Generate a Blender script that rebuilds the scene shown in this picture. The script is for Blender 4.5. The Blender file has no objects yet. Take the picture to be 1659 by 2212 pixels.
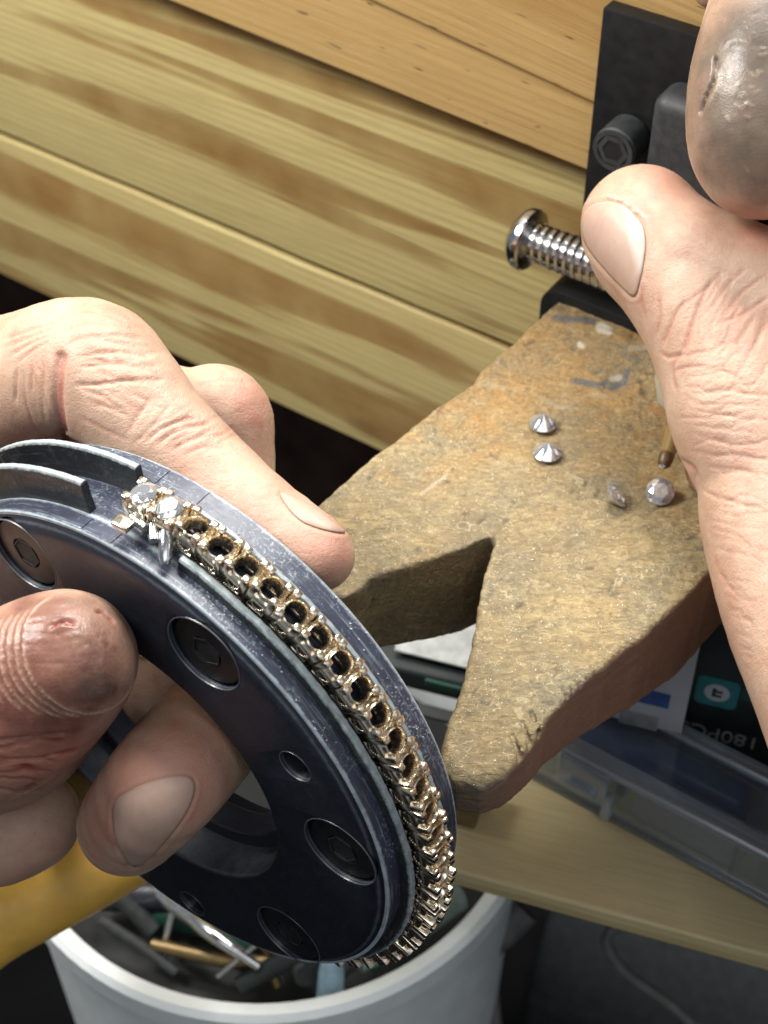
import bpy, bmesh, math, random
import numpy as np
from mathutils import Vector, Matrix
from mathutils.bvhtree import BVHTree

# ------------------------------------------------------------------ camera, world, lamps
SC = bpy.context.scene
U = 0.01                                   # everything below is written in centimetres
FPX, CX, CY = 3465.0, 829.5, 1106.0        # focal length and centre in the units of my photo survey
CAM = np.array([0.0, -18.4, 18.4])
c45 = math.sqrt(0.5)
RT, UP, FW = np.array([1.0, 0, 0]), np.array([0, c45, c45]), np.array([0, c45, -c45])

cam = bpy.data.cameras.new("camera")
cam_o = bpy.data.objects.new("camera", cam)
SC.collection.objects.link(cam_o)
SC.camera = cam_o
cam_o.location = Vector(CAM) * U
cam_o.rotation_euler = (math.radians(45), 0, 0)
cam.sensor_fit = 'VERTICAL'
cam.sensor_height = 36.0
cam.lens = 18.0 / (1106.0 / FPX)
cam.clip_start, cam.clip_end = 0.01, 30.0
cam.dof.use_dof = True
cam.dof.focus_distance = 0.222
cam.dof.aperture_fstop = 36.0

w = bpy.data.worlds.new("World")
SC.world = w
w.use_nodes = True
w.node_tree.nodes["Background"].inputs[0].default_value = (0.84, 0.92, 1.0, 1)
w.node_tree.nodes["Background"].inputs[1].default_value = 0.27


def lamp(name, loc, target, sx, sy, watts, col, along=None):
    l = bpy.data.lights.new(name, 'AREA')
    l.shape = 'RECTANGLE'
    l.size, l.size_y, l.energy, l.color = sx * U, sy * U, watts, col
    o = bpy.data.objects.new(name, l)
    SC.collection.objects.link(o)
    o.location = Vector(loc) * U
    o.rotation_euler = (Vector(target) - Vector(loc)).to_track_quat('-Z', 'Y').to_euler()
    if along is not None:                  # turn a long lamp so that its length runs along this direction
        z = (Vector(loc) - Vector(target)).normalized()
        x = (Vector(along) - z * Vector(along).dot(z)).normalized()
        o.rotation_euler = Matrix((x, z.cross(x), z)).transposed().to_euler()
    return o


lamp("bench_lamp", (3.5, 16.5, 42), (0.5, -1.0, 0), 30, 11, 3.6, (1.0, 0.98, 0.94), (0.78, -0.62, 0))
lamp("side_lamp", (-24, 3.0, 27), (0, 7, 0), 14, 10, 1.9, (1.0, 0.98, 0.92))
lamp("fill_lamp", (100, -45, 70), (0, 0, 0), 60, 60, 0.8, (0.90, 0.95, 1.0))  # unseen fill added to lighten the faces turned to the right
for pos, wt in (((-75, 30, 125), 1.5), ((55, 70, 135), 1.7)):
    lamp("fill_panel", pos, (0, 0, 0), 65, 45, 0.9 * wt, (0.95, 0.98, 1.0))  # unseen panels added for fill and for glints in metal and stones

lamp("fill_panel", (5, -70, 112), (0, 0, 0), 140, 50, 4.6, (0.97, 0.98, 1.0))  # unseen panel above the camera, placed and sized for white diamond reflections

vs = SC.view_settings
vs.view_transform, vs.look, vs.gamma, vs.exposure = 'Standard', 'None', 1.0, 0.0
cy = SC.cycles
cy.use_denoising = True
cy.max_bounces, cy.transmission_bounces, cy.transparent_max_bounces, cy.glossy_bounces = 24, 22, 12, 6
cy.diffuse_bounces = 4
cy.caustics_reflective = cy.caustics_refractive = False
cy.sample_clamp_indirect = 6.0
random.seed(4)
RNG = np.random.default_rng(7)


# ------------------------------------------------------------------ survey helpers
def ray(px, py):
    return (px - CX) / FPX * RT - (py - CY) / FPX * UP + FW


def at(px, py, d):                          # point at depth d
    return CAM + d * ray(px, py)


def onz(px, py, z):                         # point on the level z
    r = ray(px, py)
    return CAM + r * ((z - CAM[2]) / r[2])


def onplane(px, py, p0, n):
    r = ray(px, py)
    return CAM + r * (np.dot(np.asarray(p0) - CAM, n) / np.dot(r, n))


def survey(P):                              # points -> survey pixels + depth
    q = np.asarray(P, float) - CAM
    d = q @ FW
    return CX + FPX * (q @ RT) / d, CY - FPX * (q @ UP) / d, d


# ------------------------------------------------------------------ object helpers
def link(o):
    SC.collection.objects.link(o)
    return o


def tag(o, label=None, cat=None, group=None, kind=None):
    for k, v in (("label", label), ("category", cat), ("group", group), ("kind", kind)):
        if v:
            o[k] = v
    return o


def thing(name, label, cat, loc=(0, 0, 0), rot=None, group=None):
    o = link(bpy.data.objects.new(name, None))
    o.empty_display_size = 0.01
    M = Matrix(rot).to_4x4() if rot is not None else Matrix.Identity(4)
    M.translation = Vector(loc) * U
    o.matrix_world = M
    return tag(o, label, cat, group)


def mesh_of(name, v, f, smooth=False, mat=None):
    me = bpy.data.meshes.new(name)
    me.from_pydata([tuple(x) for x in (np.asarray(v, float) * U)], [], f)
    if smooth:
        me.polygons.foreach_set("use_smooth", [True] * len(me.polygons))
    if mat:
        me.materials.append(mat)
    me.update()
    return me


def add(name, me, parent=None, loc=None, mat=None):
    o = link(bpy.data.objects.new(name, me))
    if mat and not me.materials:
        me.materials.append(mat)
    if parent:
        o.parent = parent
    if loc is not None:
        o.location = Vector(loc) * U
    return o


def from_bm(name, bm, mat, smooth_angle=None):
    """bm is in cm"""
    me = bpy.data.meshes.new(name)
    bmesh.ops.scale(bm, vec=(U, U, U), verts=bm.verts)
    bmesh.ops.recalc_face_normals(bm, faces=bm.faces)
    bm.to_mesh(me)
    bm.free()
    if mat:
        me.materials.append(mat)
    if smooth_angle:
        me.polygons.foreach_set("use_smooth", [True] * len(me.polygons))
        me.set_sharp_from_angle(angle=math.radians(smooth_angle))
    return me


def box_bm(sx, sy, sz, c=(0, 0, 0), bev=0.0, seg=2, bm=None):
    b = bmesh.new()
    bmesh.ops.create_cube(b, size=1.0)
    bmesh.ops.scale(b, vec=(sx, sy, sz), verts=b.verts)
    if bev:
        bmesh.ops.bevel(b, geom=list(b.edges), offset=bev, segments=seg, profile=0.5, affect='EDGES')
    bmesh.ops.translate(b, vec=c, verts=b.verts)
    if bm is None:
        return b
    join(bm, b)
    return bm


def join(bm, b):
    m = bpy.data.meshes.new("t")
    b.to_mesh(m)
    b.free()
    bm.from_mesh(m)
    bpy.data.meshes.remove(m)


def frame_m(origin, z, x=None):
    z = Vector(z).normalized()
    x = Vector(x) if x is not None else (Vector((1, 0, 0)) if abs(z.x) < 0.9 else Vector((0, 1, 0)))
    y = z.cross(x).normalized()
    x = y.cross(z)
    M = Matrix((x, y, z)).transposed().to_4x4()
    M.translation = Vector(origin)
    return M


def lathe_bm(prof, n=48, a0=0.0, a1=360.0, closed_profile=False, caps=True, bm=None, M=None):
    """prof = [(r, z)] turned round local z"""
    b = bmesh.new()
    full = abs(a1 - a0) >= 359.99
    cols = []
    m = n if full else n + 1
    for i in range(m):
        a = math.radians(a0 + (a1 - a0) * i / n)
        cols.append([b.verts.new((r * math.cos(a), r * math.sin(a), z)) for r, z in prof])
    k = len(prof)
    for i in range(n):
        A, B = cols[i], cols[(i + 1) % m]
        for j in range(k if closed_profile else k - 1):
            q = [A[j], B[j], B[(j + 1) % k], A[(j + 1) % k]]
            try:
                b.faces.new(q)
            except ValueError:
                pass
    if not full and caps and closed_profile:
        b.faces.new(cols[0])
        b.faces.new(list(reversed(cols[-1])))
    bmesh.ops.remove_doubles(b, verts=b.verts, dist=1e-5)
    bmesh.ops.recalc_face_normals(b, faces=b.faces)
    if M is not None:
        bmesh.ops.transform(b, matrix=M, verts=b.verts)
    if bm is None:
        return b
    join(bm, b)
    return bm


def tube_bm(pts, rad, n=12, bm=None):
    """swept round tube with domed ends; rad scalar or list"""
    pts = [Vector(p) for p in pts]
    rad = [rad] * len(pts) if np.isscalar(rad) else list(rad)
    b = bmesh.new()
    rings = []
    t0 = (pts[1] - pts[0]).normalized()
    x = t0.orthogonal().normalized()
    for i, p in enumerate(pts):
        t = (pts[min(i + 1, len(pts) - 1)] - pts[max(i - 1, 0)]).normalized()
        x = (x - t * x.dot(t)).normalized()
        y = t.cross(x)
        rings.append([b.verts.new(p + (x * math.cos(2 * math.pi * k / n) + y * math.sin(2 * math.pi * k / n)) * rad[i]) for k in range(n)])
    for A, B in zip(rings, rings[1:]):
        for k in range(n):
            b.faces.new((A[k], A[(k + 1) % n], B[(k + 1) % n], B[k]))
    b.faces.new(rings[0])
    b.faces.new(rings[-1])
    bmesh.ops.recalc_face_normals(b, faces=b.faces)
    if bm is None:
        return b
    join(bm, b)
    return bm


def cyl_bm(r, z0, z1, n=32, bev=0.0, M=None, bm=None):
    pr = [(0, z0), (r - bev, z0), (r, z0 + bev), (r, z1 - bev), (r - bev, z1), (0, z1)] if bev else [(0, z0), (r, z0), (r, z1), (0, z1)]
    return lathe_bm(pr, n, bm=bm, M=M)


# ------------------------------------------------------------------ noise, implicit surfaces
def _hash(ix, iy, iz, s):
    h = (ix.astype(np.int64) * 374761393 + iy.astype(np.int64) * 668265263 + iz.astype(np.int64) * 2147483647 + s * 974634777) & 0xFFFFFFFF
    h = ((h ^ (h >> 13)) * 1274126177) & 0xFFFFFFFF
    return ((h ^ (h >> 16)) & 0xFFFF) / 32767.5 - 1.0


def vnoise(P, scale=1.0, seed=0):
    p = np.asarray(P) * scale
    i = np.floor(p).astype(np.int64)
    f = p - i
    f = f * f * (3 - 2 * f)
    out = 0
    for dx in (0, 1):
        wx = f[:, 0] if dx else 1 - f[:, 0]
        for dy in (0, 1):
            wy = f[:, 1] if dy else 1 - f[:, 1]
            for dz in (0, 1):
                wz = f[:, 2] if dz else 1 - f[:, 2]
                out = out + wx * wy * wz * _hash(i[:, 0] + dx, i[:, 1] + dy, i[:, 2] + dz, seed)
    return out


def fbm(P, scale=1.0, octs=4, seed=0):
    a, o, t = 1.0, 0, 0
    for k in range(octs):
        o = o + a * vnoise(P, scale * 2 ** k, seed + k)
        t += a
        a *= 0.5
    return o / t


class Field:
    def __init__(s, lo, hi, h):
        s.lo, s.h = np.array(lo, float), h
        s.n = np.ceil((np.array(hi) - s.lo) / h).astype(int) + 1
        s.d = np.full(tuple(s.n), 1.0, np.float32)

    def _sub(s, lo, hi):
        a = np.clip(np.floor((lo - s.lo) / s.h).astype(int), 0, s.n)
        b = np.clip(np.ceil((hi - s.lo) / s.h).astype(int) + 1, 0, s.n)
        if (b <= a).any():
            return None
        g = [(s.lo[i] + s.h * np.arange(a[i], b[i])).astype(np.float32) for i in range(3)]
        return tuple(slice(a[i], b[i]) for i in range(3)), g[0][:, None, None], g[1][None, :, None], g[2][None, None, :]

    def cone(s, A, B, ra, rb, k=0.15, flat=None, fk=1.0, cut=False):
        """round cone; flat = unit vector along which the section is squashed by fk"""
        A, B = np.asarray(A, float), np.asarray(B, float)
        R = max(ra, rb) * max(1.0, fk) + 0.45
        sub = s._sub(np.minimum(A, B) - R, np.maximum(A, B) + R)
        if sub is None:
            return
        sl, X, Y, Z = sub
        ba = B - A
        L2 = max(float(ba @ ba), 1e-9)
        px, py, pz = X - A[0], Y - A[1], Z - A[2]
        t = np.clip((px * ba[0] + py * ba[1] + pz * ba[2]) / L2, 0, 1)
        qx, qy, qz = px - t * ba[0], py - t * ba[1], pz - t * ba[2]
        if flat is not None:
            m = qx * flat[0] + qy * flat[1] + qz * flat[2]
            e = (1.0 / fk - 1.0) * m
            qx, qy, qz = qx + e * flat[0], qy + e * flat[1], qz + e * flat[2]
        d = np.sqrt(qx * qx + qy * qy + qz * qz) - (ra + (rb - ra) * t)
        o = s.d[sl]
        if cut:
            d = -d
            hh = np.maximum(k - np.abs(o - d), 0) / k
            s.d[sl] = np.maximum(o, d) + hh * hh * k * 0.25
        else:
            hh = np.maximum(k - np.abs(o - d), 0) / k
            s.d[sl] = np.minimum(o, d) - hh * hh * k * 0.25

    def chain(s, pts, k=0.15, flat=None, fk=1.0):
        """pts = [(P, r)...], interpolated smoothly"""
        P = np.array([p for p, r in pts])
        r = np.array([r for p, r in pts])
        n = len(P)
        Q, q = [], []
        for i in range(n - 1):
            p0, p1, p2, p3 = P[max(i - 1, 0)], P[i], P[i + 1], P[min(i + 2, n - 1)]
            r0, r1, r2, r3 = r[max(i - 1, 0)], r[i], r[i + 1], r[min(i + 2, n - 1)]
            for t in (0, 0.25, 0.5, 0.75):
                c = lambda a, b, cc, d: 0.5 * (2 * b + (cc - a) * t + (2 * a - 5 * b + 4 * cc - d) * t * t + (3 * b - a - 3 * cc + d) * t ** 3)
                Q.append(c(p0, p1, p2, p3))
                q.append(c(r0, r1, r2, r3))
        Q.append(P[-1])
        q.append(r[-1])
        # the stretch is united on its own with a tiny blend first so that it does not bulge
        for i in range(len(Q) - 1):
            s.cone(Q[i], Q[i + 1], q[i], q[i + 1], k if i == 0 else 0.04, flat, fk)

    def mesh(s):
        d = s.d
        for ax in range(3):                # close the surface where it leaves the grid
            for e_ in (0, 1, -1, -2):
                sl_ = [slice(None)] * 3
                sl_[ax] = e_
                d[tuple(sl_)] = np.maximum(d[tuple(sl_)], s.h * 0.6)
        ins = d < 0
        n = s.n
        c = np.zeros(tuple(n - 1), np.int8)
        for dx in (0, 1):
            for dy in (0, 1):
                for dz in (0, 1):
                    c += ins[dx:n[0] - 1 + dx, dy:n[1] - 1 + dy, dz:n[2] - 1 + dz]
        act = (c > 0) & (c < 8)
        idx = np.argwhere(act)
        vid = np.full(act.shape, -1, np.int64)
        vid[act] = np.arange(len(idx))
        acc = np.zeros((len(idx), 3))
        cnt = np.zeros(len(idx))
        corners = [(x, y, z) for x in (0, 1) for y in (0, 1) for z in (0, 1)]
        val = {q: d[idx[:, 0] + q[0], idx[:, 1] + q[1], idx[:, 2] + q[2]] for q in corners}
        for a in corners:
            for ax in range(3):
                if a[ax] == 0:
                    b = list(a)
                    b[ax] = 1
                    va, vb = val[a], val[tuple(b)]
                    m = (va < 0) != (vb < 0)
                    t = np.where(m, va / np.where(m, va - vb, 1), 0)
                    for j in range(3):
                        acc[:, j] += np.where(m, a[j] + (t if j == ax else 0), 0)
                    cnt += m
        V = (idx + acc / cnt[:, None]) * s.h + s.lo
        F = []
        for ax in range(3):
            u, v = [(1, 2), (2, 0), (0, 1)][ax]
            sl0 = [slice(None)] * 3
            sl1 = [slice(None)] * 3
            sl0[ax], sl1[ax] = slice(0, -1), slice(1, None)
            a, b = ins[tuple(sl0)], ins[tuple(sl1)]
            e = np.argwhere(a != b)
            ok = np.ones(len(e), bool)
            for j in (u, v):
                ok &= (e[:, j] > 0) & (e[:, j] < n[j] - 1)
            e = e[ok]
            sgn = a[e[:, 0], e[:, 1], e[:, 2]]
            q = []
            for (du, dv) in ((-1, -1), (0, -1), (0, 0), (-1, 0)):
                g = e.copy()
                g[:, u] += du
                g[:, v] += dv
                q.append(vid[g[:, 0], g[:, 1], g[:, 2]])
            q = np.stack(q, 1)
            q[~sgn] = q[~sgn][:, ::-1]
            F.append(q)
        F = np.concatenate(F)
        F = F[(F >= 0).all(1)]
        return V, F


def vnormals(V, F):
    a, b, c, d = (V[F[:, i]] for i in range(4))
    fn = np.cross(c - a, d - b)
    N = np.zeros_like(V)
    for i in range(4):
        for j in range(3):
            N[:, j] += np.bincount(F[:, i], fn[:, j], len(V))
    return N / np.maximum(np.linalg.norm(N, axis=1), 1e-12)[:, None]


def np_mesh(name, V, F, mat, attrs=None, smooth=True):
    me = bpy.data.meshes.new(name)
    me.vertices.add(len(V))
    me.vertices.foreach_set("co", (V * U).astype(np.float32).ravel())
    me.loops.add(F.size)
    me.loops.foreach_set("vertex_index", F.astype(np.int32).ravel())
    me.polygons.add(len(F))
    me.polygons.foreach_set("loop_start", np.arange(0, F.size, 4, dtype=np.int32))
    me.polygons.foreach_set("loop_total", np.full(len(F), 4, np.int32))
    me.polygons.foreach_set("use_smooth", np.full(len(F), smooth))
    me.update(calc_edges=True)
    me.validate()
    for k, a in (attrs or {}).items():
        at_ = me.attributes.new(k, 'FLOAT', 'POINT')
        at_.data.foreach_set("value", a.astype(np.float32))
    me.materials.append(mat)
    return me


def line_dist(x, y, pl, rad):
    """2-D distance from survey points to a polyline, limited to rad; returns (indices, distances)"""
    pl = np.asarray(pl, float)
    m = (x > pl[:, 0].min() - rad) & (x < pl[:, 0].max() + rad) & (y > pl[:, 1].min() - rad) & (y < pl[:, 1].max() + rad)
    ii = np.nonzero(m)[0]
    best = np.full(len(ii), 1e9)
    for a, b in zip(pl, pl[1:]):
        e = b - a
        t = np.clip(((x[ii] - a[0]) * e[0] + (y[ii] - a[1]) * e[1]) / max(e @ e, 1e-9), 0, 1)
        best = np.minimum(best, np.hypot(x[ii] - a[0] - t * e[0], y[ii] - a[1] - t * e[1]))
    k = best < rad
    return ii[k], best[k]


def wavy(p, q, amp, n=7):
    p, q = np.array(p, float), np.array(q, float)
    e = q - p
    nn = np.array([-e[1], e[0]]) / max(np.hypot(*e), 1e-6)
    t = np.linspace(0, 1, n)
    o = RNG.normal(0, amp, n)
    return p + t[:, None] * e + (np.sin(t * math.pi) * RNG.normal(0, amp * 1.5) + o * 0.6)[:, None] * nn


# ------------------------------------------------------------------ materials
class NT:
    def __init__(s, name):
        s.m = bpy.data.materials.new(name)
        s.m.use_nodes = True
        s.t = s.m.node_tree
        s.b = s.t.nodes["Principled BSDF"]
        tc = s.t.nodes.new("ShaderNodeTexCoord")
        mp = s.t.nodes.new("ShaderNodeMapping")
        mp.inputs['Scale'].default_value = (100, 100, 100)     # object metres -> cm
        s.t.links.new(tc.outputs['Object'], mp.inputs[0])
        s.co = mp.outputs[0]

    def n(s, typ, **kw):
        nd = s.t.nodes.new("ShaderNode" + typ)
        for k, v in kw.items():
            if k.startswith("_"):
                setattr(nd, k[1:], v)
            else:
                key = int(k[1:]) if k[0] == "i" and k[1:].isdigit() else k.replace("_", " ")
                s.put(nd.inputs[key], v)
        return nd

    def put(s, inp, v):
        if isinstance(v, bpy.types.NodeSocket):
            s.t.links.new(v, inp)
        elif isinstance(v, bpy.types.Node):
            s.t.links.new(v.outputs[0], inp)
        else:
            if isinstance(v, (tuple, list)) and len(v) == 3 and inp.type == 'RGBA':
                v = (*v, 1)
            inp.default_value = v

    def stretch(s, sc, rot=(0, 0, 0)):
        return s.n("Mapping", Vector=s.co, Scale=sc, Rotation=rot).outputs[0]

    def noise(s, scale, detail=4, rough=0.55, co=None, dist=0.0):
        return s.n("TexNoise", Vector=co or s.co, Scale=scale, Detail=detail, Roughness=rough, Distortion=dist).outputs[0]

    def voro(s, scale, co=None, feature='F1', out=0, rand=1.0):
        return s.n("TexVoronoi", _feature=feature, Vector=co or s.co, Scale=scale, Randomness=rand).outputs[out]

    def ramp(s, fac, stops, mode='LINEAR'):
        r = s.n("ValToRGB", i0=fac)
        r.color_ramp.interpolation = mode
        while len(r.color_ramp.elements) < len(stops):
            r.color_ramp.elements.new(0.5)
        for e, (p, c) in zip(r.color_ramp.elements, stops):
            e.position = p
            e.color = (*c, 1) if isinstance(c, tuple) else (c, c, c, 1)
        return r.outputs[0]

    def mix(s, fac, a, b, mode='MIX'):
        m = s.n("Mix", _data_type='RGBA', _blend_type=mode)
        s.put(m.inputs[0], fac)
        s.put(m.inputs[6], a)
        s.put(m.inputs[7], b)
        return m.outputs[2]

    def math(s, op, a, b=0.0, clamp=False):
        m = s.n("Math", _operation=op, i0=a, i1=b)
        m.use_clamp = clamp
        return m.outputs[0]

    def attr(s, name):
        return s.n("Attribute", _attribute_name=name).outputs['Fac']

    def bump(s, h, dist, strength=1.0, prev=None):
        b = s.n("Bump", Strength=strength, Distance=dist * U, Height=h)
        if prev is not None:
            s.put(b.inputs['Normal'], prev)
        s.put(s.b.inputs['Normal'], b)
        return b.outputs[0]

    def set(s, **kw):
        for k, v in kw.items():
            s.put(s.b.inputs[k.replace("_", " ")], v)
        return s


def pine(name, pale, streak, scale, thr, seed, dashes=False, soft=0.06, rough=0.42, runout=0.0):
    m = NT(name)
    co = m.n("Mapping", Vector=m.co, Location=(seed * 3.1, seed * 1.7, seed), Scale=(0.05, scale, scale), Rotation=(0, math.radians(runout), 0)).outputs[0]
    st = m.noise(1.0, 3.5, 0.5, co, 0.45)
    band = m.ramp(st, [(thr - soft, 0.0), (thr + soft * 0.4, 0.8), (thr + soft * 2.5, 1.0)])
    rings = m.n("TexWave", _wave_type='BANDS', _bands_direction='Z', Vector=m.n("Mapping", Vector=m.co, Scale=(0.06, 1, 1), Rotation=(0, math.radians(runout), 0)).outputs[0], Scale=1.6, Distortion=5.0, Detail=3, Detail_Scale=0.8).outputs[0]
    fine = m.noise(1.0, 6, 0.68, m.stretch((0.45, 22, 22)))
    fine2 = m.noise(1.0, 3, 0.6, m.stretch((1.6, 50, 50)))
    blot = m.noise(0.5, 3)
    c = m.mix(band, pale, streak)
    c = m.mix(m.math('MULTIPLY', m.ramp(rings, [(0.55, 0.0), (0.95, 0.42)]), m.ramp(blot, [(0.3, 0.2), (0.7, 1.0)])), c, tuple(x * 0.85 for x in streak))
    c = m.mix(m.ramp(fine, [(0.42, 0.0), (0.75, 0.55)]), c, tuple(x * 0.72 for x in streak))
    c = m.mix(m.ramp(fine2, [(0.60, 0.0), (0.75, 0.35)]), c, tuple(x * 0.55 for x in streak))
    c = m.mix(m.ramp(blot, [(0.35, 0.0), (0.75, 0.35)]), c, tuple(x * 1.1 for x in pale))
    kn = m.voro(0.11, m.n("Mapping", Vector=m.co, Scale=(0.6, 1, 1.3), Location=(seed, 0, seed * 2)).outputs[0])
    c = m.mix(m.ramp(kn, [(0.02, 0.8), (0.055, 0.0)]), c, tuple(x * 0.45 for x in streak))
    h = m.math('ADD', fine, m.math('MULTIPLY', band, -0.6))
    dents = m.ramp(m.noise(2.2, 3, 0.6, m.stretch((0.6, 1, 1))), [(0.70, 0.0), (0.78, 1.0)])
    h = m.math('SUBTRACT', h, m.math('MULTIPLY', dents, 0.8))
    if dashes:
        co2 = m.n("Mapping", Vector=m.co, Scale=(1.1, 9, 9), Location=(seed, 2, 5)).outputs[0]
        d = m.noise(1.0, 2, 0.5, co2)
        dm = m.ramp(d, [(0.69, 0.0), (0.72, 1.0)])
        c = m.mix(dm, c, (0.10, 0.05, 0.02))
        h = m.math('SUBTRACT', h, dm)
    m.set(Base_Color=c, Roughness=m.ramp(fine, [(0.2, rough - 0.06), (0.8, rough + 0.16)]), Specular_IOR_Level=0.4)
    m.bump(h, 0.016, 0.8)
    return m.m


WOOD_GOLD = pine("varnished_gold_pine", (0.53, 0.355, 0.145), (0.38, 0.215, 0.07), 0.7, 0.60, 2, True, 0.14)
WOOD_PALE = pine("pale_streaked_pine", (0.57, 0.465, 0.205), (0.27, 0.15, 0.046), 0.95, 0.52, 5, soft=0.03, runout=-4)
WOOD_PALE2 = pine("pale_streaked_pine_edge", (0.55, 0.445, 0.195), (0.29, 0.16, 0.05), 0.8, 0.54, 9, soft=0.03, runout=-4)
WOOD_TRAY = pine("tray_plywood", (0.68, 0.56, 0.31), (0.50, 0.36, 0.16), 0.8, 0.58, 13, runout=3)


def plain(name, col, rough=0.5, metal=0.0, var=0.25, nscale=3.0, bump=0.0, bscale=30.0, spec=0.5, coat=0.0):
    m = NT(name)
    n = m.noise(nscale, 5, 0.6)
    m.set(Base_Color=m.mix(m.ramp(n, [(0.3, 0.0), (0.7, 1.0)]), tuple(c * (1 - var) for c in col), tuple(min(1, c * (1 + var)) for c in col)),
          Roughness=m.ramp(n, [(0.25, max(0.02, rough - 0.08)), (0.75, min(1, rough + 0.1))]), Metallic=metal, Specular_IOR_Level=spec, Coat_Weight=coat)
    if bump:
        m.bump(m.noise(bscale, 4), bump, 0.6)
    return m.m


BLACK_STEEL = plain("black_oxide_steel", (0.008, 0.0082, 0.009), 0.5, 0.0, 0.3, 4, 0.003, 40, 0.28)
GREY_STEEL = plain("grey_phosphate_steel", (0.04, 0.043, 0.046), 0.55, 0.1, 0.3, 6, 0.005, 30)
SILVER = plain("bright_zinc_steel", (0.55, 0.56, 0.57), 0.16, 1.0, 0.12, 8, 0.002, 50)
DARK_HOLE = plain("socket_black", (0.006, 0.006, 0.007), 0.6)


def worn_black(name, edge=0.35, scr=1.0, base=(0.0095, 0.0105, 0.017), scuff=(0.17, 0.20, 0.235)):
    """dark anodised metal with pale scuffs on its edges and faces"""
    m = NT(name)
    n1 = m.noise(7, 8, 0.72)
    n2 = m.noise(1.6, 3)
    scratch = m.noise(1.0, 2, 0.5, m.stretch((30, 3, 20), (0.4, 0.9, 0.3)))
    g = m.n("NewGeometry")
    pt = m.ramp(g.outputs['Pointiness'], [(0.505, 0.0), (0.57, 1.0)])
    f = m.math('MULTIPLY', m.ramp(n1, [(0.56, 0.0), (0.74, 1.0)]), m.ramp(n2, [(0.38, 0.1), (0.66, 1.0)]))
    f = m.math('MULTIPLY', f, 0.55 * scr)
    e = m.math('MULTIPLY', m.math('MULTIPLY', pt, m.ramp(n1, [(0.3, 0.25), (0.6, 1.0)])), edge * 1.6)
    s = m.math('MULTIPLY', m.ramp(scratch, [(0.70, 0.0), (0.74, 1.0)]), 0.22 * scr)
    fac = m.math('ADD', m.math('ADD', f, e), s, True)
    m.set(Base_Color=m.mix(fac, base, scuff), Roughness=m.ramp(n1, [(0.3, 0.27), (0.75, 0.5)]), Metallic=0.0, Specular_IOR_Level=0.65)
    m.bump(n1, 0.004, 0.5)
    return m.m


def rim_metal(name, base, scuff, edges_z, edges_r, amt, flat):
    """dark anodising worn pale along the turned edges (heights z / radii r of the part, in cm)"""
    m = NT(name)
    sep = m.n("SeparateXYZ", i0=m.co)
    rr = m.math('SQRT', m.math('ADD', m.math('MULTIPLY', sep.outputs[0], sep.outputs[0]), m.math('MULTIPLY', sep.outputs[1], sep.outputs[1])))
    n1 = m.noise(6, 8, 0.75)
    n2 = m.noise(1.3, 4, 0.6)
    n3 = m.noise(26, 4, 0.7)
    tot = None
    for val, lst in ((sep.outputs[2], edges_z), (rr, edges_r)):
        for c_, w_ in lst:
            d_ = m.math('DIVIDE', m.math('ABSOLUTE', m.math('SUBTRACT', val, c_)), w_)
            b_ = m.math('SUBTRACT', 1.0, m.math('ADD', d_, m.math('MULTIPLY', m.math('SUBTRACT', n1, 0.5), 2.6)), True)
            tot = b_ if tot is None else m.math('MAXIMUM', tot, b_)
    ang = m.math('ARCTAN2', sep.outputs[1], sep.outputs[0])
    pol_ = m.n('CombineXYZ', i0=m.math('MULTIPLY', ang, 5.0), i1=m.math('MULTIPLY', rr, 26.0), i2=m.math('MULTIPLY', sep.outputs[2], 34.0)).outputs[0]
    turned = m.ramp(m.noise(1.0, 4, 0.65, pol_), [(0.56, 0.0), (0.70, 0.6)])
    tot = m.math('MULTIPLY', tot, amt)
    sp = m.math('MULTIPLY', m.ramp(n3, [(0.55, 0.0), (0.63, 1.0)]), m.ramp(n2, [(0.44, 0.0), (0.60, 1.0)]))
    scr = m.ramp(m.noise(1.0, 2, 0.5, m.stretch((30, 3, 20), (0.4, 0.9, 0.3))), [(0.70, 0.0), (0.74, 0.5)])
    fl = m.math('MULTIPLY', m.math('ADD', m.math('MAXIMUM', m.math('MAXIMUM', sp, scr), turned), m.math('MULTIPLY', m.ramp(n1, [(0.5, 0.0), (0.8, 0.5)]), m.ramp(n2, [(0.4, 0.0), (0.7, 1.0)])), True), flat)
    fac = m.math('ADD', tot, fl, True)
    m.set(Base_Color=m.mix(fac, m.mix(n2, base, tuple(c_ * 1.5 for c_ in base)), scuff), Roughness=m.ramp(n1, [(0.3, 0.28), (0.75, 0.5)]), Specular_IOR_Level=0.5)
    m.bump(m.math('ADD', n1, m.math('MULTIPLY', n3, 0.4)), 0.006, 0.6)
    return m.m


ANOD = rim_metal("dark_anodised_metal", (0.009, 0.0105, 0.017), (0.16, 0.19, 0.22), [(0.055, 0.02)], [(2.37, 0.02)], 0.35, 0.10)
ANOD_RIM = rim_metal("scuffed_anodised_rim", (0.030, 0.034, 0.055), (0.38, 0.44, 0.48), [(0.105, 0.035), (0.40, 0.05), (1.125, 0.03), (1.475, 0.045)], [], 0.9, 0.85)
ANOD_RAIL = rim_metal("scuffed_grey_rail", (0.014, 0.016, 0.018), (0.36, 0.41, 0.42), [], [(4.39, 0.05), (4.70, 0.035), (4.56, 0.05)], 0.9, 0.38)
ANOD_FENCE = rim_metal("scuffed_tall_rail", (0.012, 0.014, 0.016), (0.36, 0.41, 0.42), [], [(4.70, 0.035)], 0.9, 0.22)
ANOD_SCREW = worn_black("black_screw_metal", 0.0, 0.08, (0.006, 0.006, 0.008))

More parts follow.
